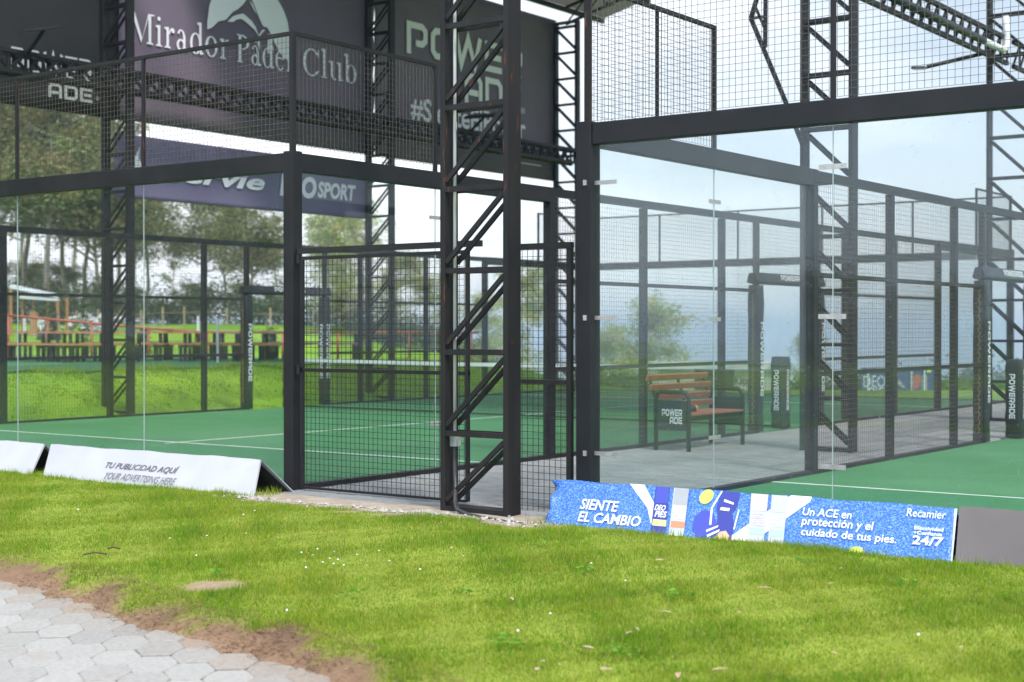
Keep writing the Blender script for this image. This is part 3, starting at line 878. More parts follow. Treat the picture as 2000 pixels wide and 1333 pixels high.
net(G, 'black net with white tape across the right court')

# vinyl pads round the door posts, over the door bays and round the net posts
def vtext(mb, u, v, z0, z1, face, w, lift=.004):
    """word running down a pad face: letters turned a quarter clockwise"""
    xd = (0, 0, -1)
    if face == '+u': pl = Plane((u, v + w/2, z1), xd, (0, 1, 0))
    else: pl = Plane((u + w/2, v, z1), xd, (1, 0, 0))
    # right-handed normal must face outward
    out = np.array((1, 0, 0)) if face == '+u' else np.array((0, -1 if face == '-v' else 1, 0))
    if face == '+v': pl = Plane((u - w/2, v, z1), xd, (-1, 0, 0))
    if face == '+u': pl = Plane((u, v - w/2, z1), xd, (0, 1, 0))
    if face == '-v': pl = Plane((u - w/2, v, z1), xd, (1, 0, 0))
    if face == '+v': pl = Plane((u + w/2, v, z1), xd, (-1, 0, 0))
    if pl.n @ out < 0: pl.n = -pl.n
    put_tech(mb, pl, 'POWERADE', 0, z1 - z0, 0, w, lift=lift)

def soft_box(mb, a, b, r=.025, bulge=.006):
    x0, y0, z0 = a; x1, y1, z1 = b; rings = []
    n = 9
    zs = np.r_[z0, np.linspace(z0+.012, z1-.012, n), z1]
    for i, z in enumerate(zs):
        k = -.012 if i in (0, len(zs)-1) else bulge*math.sin(i*2.6)
        pts = []
        for cx, cy, a0 in ((x1-r, y1-r, 0), (x0+r, y1-r, 90), (x0+r, y0+r, 180), (x1-r, y0+r, 270)):
            for q in (0, 30, 60, 90):
                an = R(a0+q); pts.append((cx + (r+k)*math.cos(an), cy + (r+k)*math.sin(an), z))
        rings.append(pts)
    m = 16; fs = []
    for i in range(len(zs)-1):
        for k in range(m): fs.append((i*m+k, i*m+(k+1) % m, (i+1)*m+(k+1) % m, (i+1)*m+k))
    fs.append(tuple(range(m-1, -1, -1))); fs.append(tuple(range((len(zs)-1)*m, len(zs)*m)))
    mb.add(np.array(rings).reshape(-1, 3), fs)

def pads(u, where, net_inside, words):
    for v, nm in ((9, words[0]), (11, words[1])):
        t = thing('post_pad', nm, 'post pad', (u, v, 0), 'black padded sleeves on the door posts')
        w = .086
        mb = MB(); soft_box(mb, (u-w, v-w, .01), (u+w, v+w, 2.03)); mb.build('sleeve', M['pad'], t, smooth=True)
        mb = MB()
        vtext(mb, u+w+.006, v, .50, 1.52, '+u', .085); mb.build('lettering', M['print_white'], t); mb = MB()
        vtext(mb, u, (v+w+.006) if v == 9 else (v-w-.006), .50, 1.52, '+v' if v == 9 else '-v', .085)
        mb.build('lettering', M['print_white'], t)
        mb = MB(); y = v - w - .008 if v == 9 else v + w + .008
        pts = [(u + (.012 if i % 2 else -.012), y, .12 + 1.85*i/40) for i in range(41)]
        mb.tube(pts, .0035, 5); mb.build('lacing', M['lace'], t)
    t = thing('door_head_pad', words[2], 'bar pad', (u, 10, 2.12), 'padded bars over the door bays')
    mb = MB()
    prof = [(-.075,2.045),(.075,2.045),(.095,2.075),(.055,2.205),(-.055,2.205),(-.095,2.075)]
    ys = np.linspace(8.88, 11.12, 12); k = 0
    P = []
    for i, y in enumerate(ys):
        q = .88 if i in (0, 11) else 1 + .02*math.sin(i*2.3)
        P += [(u + a*q, y, 2.125 + (b-2.125)*q) for a, b in prof]
    fs = [(i*6+k, i*6+(k+1) % 6, (i+1)*6+(k+1) % 6, (i+1)*6+k) for i in range(11) for k in range(6)] + [(5,4,3,2,1,0), tuple(range(66, 72))]
    mb.add(P, fs); mb.build('sleeve', M['pad_top'], t, .008)
    mb = MB(); pl = Plane((u + .092, 9.0, 2.085), (0, 1, 0), (-.04, 0, .13))
    put_tech(mb, pl, 'POWERADE', .62, 1.40, .022, .102, lift=.006); mb.build('lettering', M['print_white'], t)
    un = u + .11 if net_inside else u - .11
    t = thing('net_post_pad', words[3], 'post pad', (un, 10, 0), 'short padded sleeves on the net posts')
    mb = MB(); soft_box(mb, (un-.10, 9.87, .01), (un+.10, 10.13, 1.03), .03, .008); mb.build('sleeve', M['pad'], t, smooth=True)
    mb = MB(); vtext(mb, un, 9.862, .26, .84, '-v', .075); mb.build('lettering', M['print_white'], t); mb = MB(); vtext(mb, un+.108, 10, .26, .84, '+u', .075); mb.build('lettering', M['print_white'], t)
pads(-10, 'far', True, ('tall black pad on the near door post below the violet banner', 'tall black pad on the far door post below the violet banner', 'dark padded bar over the door bay facing the picnic terrace', 'short black net post pad on the terrace side of the left court'))
pads(0, 'alley', False, ('tall black pad with yellow lacing standing just past the bench', 'tall black pad on the farther door post behind the bench', 'grey padded bar over the door bay beyond the bench', 'short black net post pad beyond the bench'))
pads(G, 'right', True, ('tall black pad with yellow lacing at the door of the right court', 'farther tall black pad at the door of the right court', 'grey padded bar over the door of the right court', 'short black net post pad inside the right court door'))

# ------------------------------------------------------------------ alley paving, concrete lip
def build_alley():
    V = []; F = []; COL = []; i0 = 0
    y = -.34; row = 0
    while y < 24:
        x = .06 - (.1 if row % 2 else 0)
        while x < 3.07:
            a, b = max(x, .06), min(x+.195, 3.07)
            if b - a > .02:
                t = .255*random.uniform(.88, 1.10); z = random.uniform(-.003, .001) - .004
                for zz, k in ((z-.03, 0), (z-.004, 0), (z, .006)):
                    V += [(a+.003+k, y+.003+k, zz), (b-.003-k, y+.003+k, zz), (b-.003-k, y+.097-k, zz), (a+.003+k, y+.097-k, zz)]
                COL += [(t*.96, t*.98, t*.97)]*12
                for r_ in (0, 4):
                    for k in range(4): F.append((i0+r_+k, i0+r_+(k+1) % 4, i0+r_+4+(k+1) % 4, i0+r_+4+k))
                F.append((i0+8, i0+9, i0+10, i0+11)); i0 += 12
            x += .2
        y += .1; row += 1
    me = bpy.data.meshes.new('pavement'); me.from_pydata(V, [], F); me.materials.append(M['alley'])
    at = me.attributes.new('Col', 'FLOAT_COLOR', 'POINT')
    at.data.foreach_set('color', np.c_[np.array(COL), np.ones(len(COL))].astype(np.float32).ravel())
    o = bpy.data.objects.new('pavement', me); C.objects.link(o); o['kind'] = 'structure'
    o = MB().box((.047, -.34, -.10), (3.083, 24, -.014)).build('pavement_bed', M['concrete']); o['kind'] = 'structure'
build_alley()
# rough concrete lip in front of the gate, with loose gravel
mb = MB(); us = np.linspace(-.05, 3.2, 60)
P = []
for i, uu in enumerate(us):
    w = .24 + .07*math.sin(i*1.1) + .04*math.sin(i*2.7)
    P += [(uu, -.345, -.012), (uu, -.345 - w*.7, -.02 + .006*math.sin(i*3)), (uu, -.345 - w - .12, -.09)]
mb.add(P, [(i*3+k, i*3+k+1, i*3+k+4, i*3+k+3) for i in range(59) for k in range(2)])
o = mb.build('concrete_edge', M['concrete']); o['kind'] = 'structure'
mb = MB()
for k in range(1500):
    cu = RNG.uniform(-.1, 3.25); cv = -.50 - abs(RNG.normal(0, .13)); r = RNG.uniform(.006, .024)
    z = -.03 if cv > -.68 else float(lawn_z(np.array([cu]), np.array([cv]))[0])
    q = RNG.normal(0, .25, (6, 3))
    base = np.array([(1,0,0),(-1,0,0),(0,1,0),(0,-1,0),(0,0,.7),(0,0,-.7)]) + q
    mb.add(base*r + [cu, cv, z + r*.3], [(0,2,4),(2,1,4),(1,3,4),(3,0,4),(2,0,5),(1,2,5),(3,1,5),(0,3,5)])
o = mb.build('gravel', M['gravel']); o['kind'] = 'stuff'; tag(o, 'loose pale gravel along the concrete edge before the gate', 'gravel')

# ------------------------------------------------------------------ mesh gate panels at the mouth of the alley
t = thing('mesh_gate', 'wide black mesh gate with rusty hinges left of the lattice column', 'gate', (.9, 0, 0))
MB().box((.075, -.025, 2.085), (2.10, .025, 2.135)).build('head_rail', M['rail'], t)
MB().box((.10, -.015, 2.03), (1.98, .015, 2.06)).build('top_rail', M['rail'], t)
MB().box((.10, -.016, 1.045), (1.98, .016, 1.075)).build('middle_rail', M['rail'], t)
MB().box((.10, -.016, .02), (.13, .016, 2.03)).build('hinge_stile', M['rail'], t)
MB().box((1.95, -.014, .02), (1.98, .014, 2.03)).build('lock_stile', M['rail'], t)
MB().box((.13, -.013, .012), (1.95, .013, .032)).build('bottom_rail', M['rail'], t)
for z in (1.06, 2.04):
    MB().tube([(.085, -.02, z-.04), (.085, -.02, z+.04)], .022, 10).build('hinge', M['steel_rust'], t)
mb = MB(); wire_panel(mb, (.135, -.019, .03), (1,0,0), 1.81, 2.0, (0,-1,0), .0515, .0035); mb.build('mesh_panel', M['rail'], t)
t = thing('mesh_fence_panel', 'narrow black mesh panel between the lattice column and right court', 'fence panel', (2.75, 0, 0))
MB().box((2.44, -.025, 2.045), (2.985, .025, 2.09)).build('top_rail', M['rail'], t)
MB().box((2.42, -.03, .99), (2.94, .03, 1.025)).build('middle_rail', M['rail'], t)
MB().box((2.942, -.02, -.02), (2.985, .02, 2.044)).build('right_stile', M['rail'], t)
MB().box((2.43, -.02, -.02), (2.46, .02, .988)).build('left_stile', M['rail'], t)
mb = MB(); wire_panel(mb, (2.465, -.012, -.02), (1,0,0), .475, 2.06, (0,-1,0), .0525, .0035); mb.build('mesh_panel', M['rail'], t)

# ------------------------------------------------------------------ lattice columns
def column(u0, v0, top, label, diag=1, z0=-.1, W=.655, cw=.05, deep=.17, rise=.631, first=.61, rear=True, rust=False, cwr=None):
    """front chord at (u0, v0), far chord at (u0+W, v0); lacing on the front and the rear face"""
    m = M['steel_rust'] if rust else M['steel']
    t = thing('lattice_column', label, 'column', (u0+W/2, v0+deep/2, 0), 'lattice columns of the roof')
    cwr = cwr or cw
    if rust:
        MB().box((u0, v0, z0), (u0+cw, v0+.062, top)).build('chord', m, t, .004)
        MB().box((u0, v0+.112, z0), (u0+cw, v0+deep, top)).build('chord', m, t, .004)
    else:
        MB().box((u0, v0, z0), (u0+cw, v0+deep, top)).build('chord', m, t, .004)
    MB().box((u0+W-cwr, v0, z0), (u0+W, v0+deep, top)).build('chord', m, t, .004)
    MB().box((u0+cw+.001, v0+.004, 0.0), (u0+W-cwr-.001, v0+deep-.004, .045)).build('base_bar', m, t)
    MB().box((u0+cw+.001, v0+.004, top-.05), (u0+W-cwr-.001, v0+deep-.004, top)).build('head_bar', m, t)
    z = first; zp = .045
    s = .03
    while z < top - .1:
        for y in (v0 + .02, v0 + deep - .02):
            MB().box((u0+cw-.002, y-.0145, z-.021), (u0+W-cwr+.002, y+.0145, z+.021)).build('strut', m, t)
            a, b = (u0+cw+.005, u0+W-cwr-.005)
            if diag < 0: a, b = b, a
            MB().bar((a, y+.001, zp+.045), (b, y+.001, z-.05), .036, .027, (0,1,0)).build('diagonal', m, t)
        zp = z + .02; z += rise
    return t
column(2.085, -.505, 8.9, 'nearest lattice column, rust-streaked, standing at the mouth of the alley', 1, z0=-.06, rust=True, cw=.047)
column(1.78, 6.6, 8.9, 'lattice column in the alley behind the glass of the right court', -1)
column(1.68, 13.5, 8.9, 'lattice column by the door of the right court', -1)
column(1.62, 20.4, 8.9, 'farthest lattice column at the far end of the alley', -1)
UF = -11.35
for v, lb, dg in ((6.90, 'lattice column between the black and the mountain banner', 1), (13.65, 'lattice column left of the hashtag banner', 1), (20.55, 'lattice column at the right edge of the hashtag banner', -1)):
    z = float(terrain_z(np.array([UF]), np.array([v]))[0])
    column(UF, v, 8.95, lb, dg, z0=-.1, W=.70, cw=.07, deep=.15, rear=False)
column(UF, -.3, 8.75, 'lattice column at the left end of the black banner', 1, W=.70, cw=.07, deep=.15)

# ------------------------------------------------------------------ long lattice girders and the roof
def girder(u, v0, v1, za, zb, label, depth=0):
    t = thing('lattice_girder', label, 'girder', (u, (v0+v1)/2, za))
    for z in (za, zb): MB().bar((u, v0, z), (u, v1, z), .06, .06).build('chord', M['steel'], t)
    if depth:
        for z in (za, zb): MB().bar((u-depth, v0, z), (u-depth, v1, z), .06, .06).build('chord', M['steel'], t)
    mb = MB(); k = int((v1-v0)/.32)
    for i in range(k):
        a = v0 + (v1-v0)*i/k; b = v0 + (v1-v0)*(i+1)/k
        if depth:
            mb.bar((u-depth, b-.02, za+.03), (u-depth, a+.02, zb-.03), .045, .04, (1,0,0)); mb.bar((u-.03, a, za), (u-depth+.03, b, za), .035, .035); mb.bar((u-.03, a, zb), (u-depth+.03, b, zb), .035, .035)
            mb.bar((u-depth, b, za+.03), (u-depth, b, zb-.03), .04, .04, (1,0,0))
        mb.bar((u, a+.02, za+.03), (u, b-.02, zb-.03), .028, .028, (1,0,0)); mb.bar((u, b, za+.03), (u, b, zb-.03), .026, .026, (1,0,0))
    mb.build('lacing', M['steel'], t)
    return t
girder(UF+.86, -2, 6.70, 5.43, 5.74, 'dark lattice girder across the black banner', .30)
girder(UF+.86, 6.80, 13.60, 5.43, 5.74, 'dark lattice girder across the foot of the mountain banner', .30)
girder(UF+.86, 13.70, 20.50, 5.43, 5.74, 'dark lattice girder across the hashtag banner', .30)
girder(2.0, 6.9, 13.5, 5.52, 5.90, 'lattice girder slanting across the sky at top right')
girder(2.0, 13.8, 20.4, 5.52, 5.90, 'lattice girder beyond the top right lattice column')
t = thing('base_plate', 'steel base plate with bolts under the rusty near column', 'plate', (2.41, -.42, -.02))
MB().box((2.03, -.56, -.05), (2.80, -.28, -.004)).build('plate', M['steel_rust'], t, .003)
for bx in (2.055, 2.775):
    for by in (-.535, -.305): MB().tube([(bx, by, -.004), (bx, by, .022)], .011, 6).build('bolt', M['galv'], t)
t = thing('rain_pipe', 'grey and white drain pipe with elbow on the top right girder', 'pipe', (2.06, 11, 5.62))
MB().tube([(2.07, 8.6, 5.66), (2.07, 12.2, 5.66)], .055, 12).build('pipe_run', M['dark_plastic'], t, smooth=True)
MB().tube([(2.07, 12.2, 5.66), (2.07, 13.1, 5.66), (2.07, 13.25, 5.72), (2.07, 13.27, 5.9), (2.07, 13.2, 6.2)], .05, 12).build('elbow', M['pvc'], t, smooth=True)

# bent lattice brace of the alley column
t = thing('roof_brace', 'bent lattice brace rising from the alley column against the sky', 'brace', (1.5, 6.68, 4.2))
v = 6.68
MB().bar((1.80, v, 3.55), (1.53, v, 4.19), .045, .045, (0,1,0)).bar((1.53, v, 4.19), (1.10, v, 5.17), .045, .045, (0,1,0)).build('lower_chord', M['steel'], t)
MB().bar((1.10, v, 5.17), (1.42, v, 6.1), .045, .045, (0,1,0)).build('upper_chord', M['steel'], t)
MB().bar((1.29, v, 4.80), (1.30, v, 6.0), .04, .04, (0,1,0)).build('upright', M['steel'], t)
MB().bar((1.12, v, 5.17), (1.29, v, 5.17), .03, .03, (0,1,0)).bar((1.16, v, 5.30), (1.29, v, 5.02), .03, .03, (0,1,0)).build('web', M['steel'], t)

# roof over the left court: pitched sheet on purlins, open to the north
t = thing('roof', 'pitched green roof sheet over the left court', 'roof', (-4.3, 10, 9.2))
mb = MB(); nu, va, vb = 30, 8.0, 22.8
def roof_z(u): 
    return 9.43 + .25*(6.85 - abs(u + 4.45))
P = []
for dz in (0, .05):
    for i in range(nu+1):
        uu = -11.3 + 13.8*i/nu
        P += [(uu, va, roof_z(uu)+dz), (uu, vb, roof_z(uu)+dz)]
m_ = 2*(nu+1); fs = []
for i in range(nu):
    fs += [(2*i, 2*i+1, 2*i+3, 2*i+2), (m_+2*i, m_+2*i+2, m_+2*i+3, m_+2*i+1), (2*i+1, m_+2*i+1, m_+2*i+3, 2*i+3), (2*i, 2*i+2, m_+2*i+2, m_+2*i)]
fs += [(0, m_, m_+1, 1), (2*nu, 2*nu+1, m_+2*nu+1, m_+2*nu)]
mb.add(P, fs); mb.build('roof_sheet', M['roof'], t)
for i in range(0, nu+1, 3):
    uu = -11.3 + 13.8*i/nu
    MB().box((uu-.04, va+.1, roof_z(uu)-.14), (uu+.04, vb-.05, roof_z(uu)-.02)).build('purlin', M['steel'], t)
for vv in (-.2, 6.8, 13.7, 20.6):
    mb = MB(); pts = [(-11.0 + 13.2*i/24) for i in range(25)]
    for a, b in zip(pts[:-1], pts[1:]):
        za, zb = roof_z(a)-.22, roof_z(b)-.22
        la, lb = roof_z(a)-.62, roof_z(b)-.62
        mb.bar((a, vv, za), (b, vv, zb), .06, .06); mb.bar((a, vv+.002, la), (b, vv+.002, lb), .06, .06)
        mb.bar((a, vv, la), (b, vv, zb), .03, .03, (0,1,0)); mb.bar((b, vv, lb), (b, vv, zb), .03, .03, (0,1,0))
    mb.build('arch_truss', M['steel'], t)

# ------------------------------------------------------------------ banners on the far columns
UB = UF - .04
def sheet(mb, u, v0, v1, z0, z1, wob_=.02, nv=40, nz=14, pull=None):
    P = []
    for i in range(nv+1):
        for j in range(nz+1):
            a = i/nv; b = j/nz
            k = wob_*math.sin(a*9 + b*3)*math.sin(a*math.pi)*.4
            if pull: k += .022*math.sin(b*26)*max(0, (a-.80)/.20)**1.5 + .015*math.sin(b*26+1)*max(0, (.06-a)/.06)
            P.append((u + k, v0 + (v1-v0)*a, z0 + (z1-z0)*b))
    q = nz+1
    mb.add(P, [(i*q+j, (i+1)*q+j, (i+1)*q+j+1, i*q+j+1) for i in range(nv) for j in range(nz)])
def banner(name, label, v0, v1, z0, z1, m, pull=True, off=0):
    t = thing(name, label, 'banner', (UB, (v0+v1)/2, z0))
    mb = MB(); sheet(mb, UB-off, v0, v1, z0, z1, pull=pull)
    o = mb.build('cloth', m, t, smooth=True)
    so = o.modifiers.new('s', 'SOLIDIFY'); so.thickness = .006; so.offset = -1
    return t, Plane((UB, 0, 0), (0, 1, 0), (0, 0, 1))
LF = .03
# scale of readings taken on the plane u = -11.1 to this plane
KB = (UB - CAM[0])/(-11.1 - CAM[0])
bv = lambda v: CAM[1] + (v - CAM[1])*KB
bz = lambda z: CAM[2] + (z - CAM[2])*KB
z0b, z1b = bz(5.02), bz(8.93)
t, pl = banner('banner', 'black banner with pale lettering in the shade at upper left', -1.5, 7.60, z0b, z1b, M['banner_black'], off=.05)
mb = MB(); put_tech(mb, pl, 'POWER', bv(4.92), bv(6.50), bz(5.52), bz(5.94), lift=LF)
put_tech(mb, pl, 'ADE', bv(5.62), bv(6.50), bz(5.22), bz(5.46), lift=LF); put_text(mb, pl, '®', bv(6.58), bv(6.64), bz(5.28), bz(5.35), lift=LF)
mb.build('lettering', M['print_shaded'], t)
t, pl = banner('banner', 'dark violet banner with mountain emblem and club name', 7.32, 13.98, z0b, z1b, M['banner'])
mb = MB()
put_serif(mb, pl, 'Mirador', bv(7.25), bv(9.60), bz(6.40), .37*KB, lift=LF)
mb.build('lettering', M['print_pale'], t); mb = MB()
put_serif(mb, pl, 'Pádel', bv(9.78), bv(11.22), bz(6.40), .37*KB, lift=LF+.001)
mb.build('lettering', M['print_pale'], t); mb = MB()
put_serif(mb, pl, 'Club', bv(11.50), bv(13.10), bz(6.42), .37*KB, lift=LF+.001)
mb.build('lettering', M['print_pale'], t)
mb = MB()
# emblem: pale disc behind a mountain ridge
cx, cz, rx, rz = 10.12, 7.02, 1.06, .98
ridge = [(9.02,6.86),(9.18,6.93),(9.33,7.07),(9.52,7.13),(9.68,7.30),(9.82,7.38),(9.96,7.50),(10.05,7.62),(10.13,7.66),(10.22,7.55),(10.32,7.38),(10.41,7.22),(10.47,7.15),(10.55,7.17),(10.63,7.11),(10.70,6.98),(10.80,6.86),(10.88,6.74),(11.02,6.66),(11.14,6.60),(11.19,6.56)]
N_ = 40; top = []
for i in range(N_+1):
    x = cx - rx + 2*rx*i/N_
    top.append((x, cz + rz*math.sqrt(max(0, 1-((x-cx)/rx)**2))))
rx_ = np.array([p[0] for p in ridge]); rz_ = np.array([p[1] for p in ridge])
for (x0, t0), (x1, t1) in zip(top[:-1], top[1:]):
    b0, b1 = float(np.interp(x0, rx_, rz_)), float(np.interp(x1, rx_, rz_))
    if t0 <= b0 and t1 <= b1: continue
    put_poly(mb, pl, [(bv(x0), bz(min(b0, t0))), (bv(x1), bz(min(b1, t1))), (bv(x1), bz(max(t1, b1))), (bv(x0), bz(max(t0, b0)))], LF)
for poly in ([(9.55,7.10),(9.68,7.22),(9.80,7.27),(9.95,7.32),(10.05,7.27),(10.16,7.22),(10.27,7.12),(10.35,6.96),(10.24,7.06),(10.12,7.12),(10.02,7.17),(9.90,7.21),(9.78,7.18),(9.70,7.12)],
             [(10.10,7.60),(10.20,7.53),(10.30,7.36),(10.25,7.40),(10.17,7.50)],
             [(10.33,6.90),(10.42,7.02),(10.52,7.11),(10.44,7.10),(10.36,7.00)], [(10.30,6.82),(10.36,6.95),(10.38,6.70)],
             [(10.60,7.06),(10.66,6.98),(10.74,6.72),(10.68,6.82),(10.64,6.74),(10.58,6.64),(10.57,6.82)]):
    put_poly(mb, pl, [(bv(a), bz(b)) for a, b in poly], LF+.002)
mb.build('emblem', M['print_pale'], t)
t, pl = banner('banner', 'grey violet hashtag banner nearest the open sky', 14.0, 20.72, z0b, z1b, M['banner'])
mb = MB(); put_tech(mb, pl, 'POWER', bv(14.66), bv(18.87), bz(7.30), bz(8.0), lift=LF)
put_tech(mb, pl, 'ADE', bv(16.66), bv(18.80), bz(6.50), bz(7.18), lift=LF)
put_text(mb, pl, '®', bv(18.82), bv(18.98), bz(6.50), bz(6.64), lift=LF)
mb.build('lettering', M['print_pale'], t); mb = MB()
put_text(mb, pl, '#SienteElPoder', bv(14.80), bv(19.0), bz(5.86), bz(6.40), bold=.02, lift=LF)
mb.build('lettering', M['print_pale'], t)
mb = MB(); put_poly(mb, pl, [(bv(18.75), bz(5.33)), (bv(19.65), bz(5.33)), (bv(19.65), bz(5.355)), (bv(18.75), bz(5.355))], LF); mb.build('small_print', M['print_pale'], t)
# lower banner
kl = (UB - CAM[0])/(-11.2 - CAM[0]); lv = lambda v: CAM[1] + (v-CAM[1])*kl; lz = lambda z: CAM[2] + (z-CAM[2])*kl
t, pl = banner('banner', 'low violet banner hung below the others between two columns', 7.2, 13.9, lz(3.70), lz(4.80), M['banner_low'])
mb = MB(); put_poly(mb, pl, [(lv(a), lz(b)) for a, b in ((7.40,4.14),(7.70,4.14),(7.66,4.25),(7.57,4.40),(7.59,4.62),(7.50,4.45),(7.38,4.30),(7.25,4.22),(7.25,4.14))], LF)
mb.build('drop_emblem', M['print_pale'], t); mb = MB()
put_text(mb, pl, 'servie', lv(8.15), lv(10.60), lz(4.06), lz(4.36), shear=.25, bold=.03, lift=LF)
mb.build('lettering', M['print_pale'], t); mb = MB()
put_text(mb, pl, 'PRO', lv(11.00), lv(12.02), lz(4.0), lz(4.44), shear=.15, bold=.045, lift=LF)
put_text(mb, pl, 'SPORT', lv(12.05), lv(13.17), lz(4.04), lz(4.37), shear=.15, bold=.04, lift=LF)
mb.build('lettering', M['print_pale'], t)

# ------------------------------------------------------------------ floodlights
def flood(loc, yaw, label, s=1.0, two=True, arm=None):
    t = thing('floodlight', label, 'floodlight', loc)
    c, s_ = math.cos(yaw), math.sin(yaw)
    P = lambda x, y, z: (loc[0] + (x*c - y*s_)*s, loc[1] + (x*s_ + y*c)*s, loc[2] + z*s)
    for k in ((0, 1) if two else (0,)):
        x0 = -.42 + .44*k
        h = MB(); vs = [P(x0, -.2, -.06), P(x0+.40, -.2, -.06), P(x0+.40, .2, .03), P(x0, .2, .03), P(x0+.03, -.17, .0), P(x0+.37, -.17, .0), P(x0+.37, .17, .09), P(x0+.03, .17, .09)]
        h.add(vs, [(0,3,2,1),(4,5,6,7),(0,1,5,4),(1,2,6,5),(2,3,7,6),(3,0,4,7)]); ho = h.build('housing', M['steel'], t)
        g = MB(); g.add([P(x0+.03, -.17, -.056), P(x0+.37, -.17, -.056), P(x0+.37, .17, .02), P(x0+.03, .17, .02)], [(0,3,2,1)]); 
        g2_ = np.array(g.v[0]) - [0, 0, .012]; g.v[0] = g2_
        g.build('lens', M['lamp_glass'], ho)
    if arm: MB().tube([P(0, .1, .05), arm], .03, 8).build('arm', M['steel'], t)
flood((UF+1.35, 16.0, 6.02), .2, 'floodlight with lenses tinted like reflected turf before the hashtag banner', 1.0, True, (UF+.88, 16.1, 5.74))
flood((UF+1.3, 4.75, 6.05), .2, 'dim floodlight in the shade before the black banner', .8, True, (UF+.88, 4.8, 5.74))
flood((1.32, 11.95, 5.30), .5, 'floodlight on a horizontal arm against the sky at top right', .55, False, (2.0, 12.45, 5.52))

# ------------------------------------------------------------------ electrical conduit at the near column
t = thing('electrical_conduit', 'white conduit pipe with grey junction box on the rusty near column', 'conduit', (2.12, -.42, .5))
MB().tube([(2.165, -.42, .62), (2.165, -.42, 8.6)], .0135, 10).build('pipe', M['pvc'], t, smooth=True)
for z in (1.37, 3.0): MB().tube([(2.165, -.415, z-.03), (2.165, -.415, z+.03)], .014, 10).build('coupling', M['pvc'], t)
MB().box((2.133, -.445, .505), (2.20, -.385, .615)).build('junction_box', M['galv'], t, .003)
pts = np.array([(2.165,-.42,.50),(2.17,-.43,.40),(2.19,-.45,.28),(2.22,-.48,.18),(2.27,-.55,.09),(2.33,-.60,.04),(2.45,-.62,.012),(2.65,-.66,.0),(2.85,-.70,-.005),(3.05,-.72,-.01),(3.25,-.74,-.03)])
from_ = np.linspace(0, len(pts)-1, 50); hp = np.c_[[np.interp(from_, range(len(pts)), pts[:, k]) for k in range(3)]].T
o = MB().tube(hp, .017, 10).build('hose', M['hose'], None, smooth=True, origin=(2.4, -.6, .02))
tag(o, 'black flexible hose curling from junction box onto the gravel', 'hose')

# ------------------------------------------------------------------ advertising boards
def tent(name, label, u0, u1, m, v0=-.65, v1=-.36, v2=-.09, h=.285, z0=-.05, shift=(0, 0)):
    """folded board standing like a tent; shift moves the ridge ends along u"""
    t = thing(name, label, 'advertising board', ((u0+u1)/2, v1, 0), 'folded advertising boards in front of the courts')
    a, b = u0 + shift[0], u1 + shift[1]
    k = .012
    n = 24
    f = MB(); P = []
    for i in range(n+1):
        q = i/n; w = .004*math.sin(q*17) + .003*math.sin(q*41)
        P += [(u0+(u1-u0)*q, v0, z0), (u0+(u1-u0)*q, v0+k, z0), (a+(b-a)*q, v1-.002, h+w), (a+(b-a)*q, v1+k, h+w-.012)]
    fs = []
    for i in range(n):
        o_ = i*4; fs += [(o_, o_+4, o_+6, o_+2), (o_+1, o_+3, o_+7, o_+5), (o_+2, o_+6, o_+7, o_+3)]
    fs += [(0,2,3,1), (n*4, n*4+1, n*4+3, n*4+2)]
    f.add(P, fs); fo = f.build('front_face', m, t)
    r = MB(); e0 = .0
    vs = [(u0, v2, z0), (u1, v2, z0), (b, v1+.004, h), (a, v1+.004, h), (u0, v2-k, z0), (u1, v2-k, z0), (b, v1+k+.004, h-.02), (a, v1+k+.004, h-.02)]
    r.add(vs, [(0,3,2,1),(4,5,6,7),(1,2,6,5),(0,4,7,3),(3,7,6,2)]); r.build('rear_face', m, t)
    i_ = MB(); i_.add([(u0+.02, v0+.03, z0), (u1-.02, v0+.03, z0), (b-.02, v1+.004, h-.035), (a+.02, v1+.004, h-.035), (u1-.02, v2-.03, z0), (u0+.02, v2-.03, z0)], [(0,3,2,1),(3,5,4,2)]); i_.build('inner_shade', M['board_shade'], t)
    pl = Plane((0, v0, z0), (1, 0, 0), (0, v1-v0, h-z0))
    # slant of the short ends: helper maps (s along, t up 0..1) to the sheet
    ln = math.hypot(v1-v0, h-z0)
    q = lambda u, tt: (u, tt*ln)
    return t, pl, q
t, pl, q = tent('advertising_board', 'white board offering advertising space left of the mesh gate', -2.72, .16, M['white_board'], shift=(-.24, -.20))
def slant_text(t, pl, q, body, x0, x1, t0, t1, m, shear=.2, bold=0.0, name='lettering', lean=0.0, dz=.003):
    mb = MB(); put_text(mb, pl, body, x0, x1, q(0, t0)[1], q(0, t1)[1], shear, bold, dz); return mb.build(name, m, t)
slant_text(t, pl, q, 'TU PUBLICIDAD AQUÍ', -1.965, -.965, .47, .68, M['grey_ink'], .08, .018, dz=.006)
slant_text(t, pl, q, 'YOUR ADVERTISING HERE', -1.885, -.91, .22, .39, M['grey_ink2'], .08, .008, dz=.006)
tent('advertising_board', 'plain white board at the left edge of the picture', -5.9, -2.93, M['white_board'], shift=(-.05, -.14))
tent('advertising_board', 'blank grey board right of the blue one', 6.20, 9.2, M['grey_board'], v0=-.62, v1=-.33, v2=-.06, h=.305, shift=(-.07, -.07))

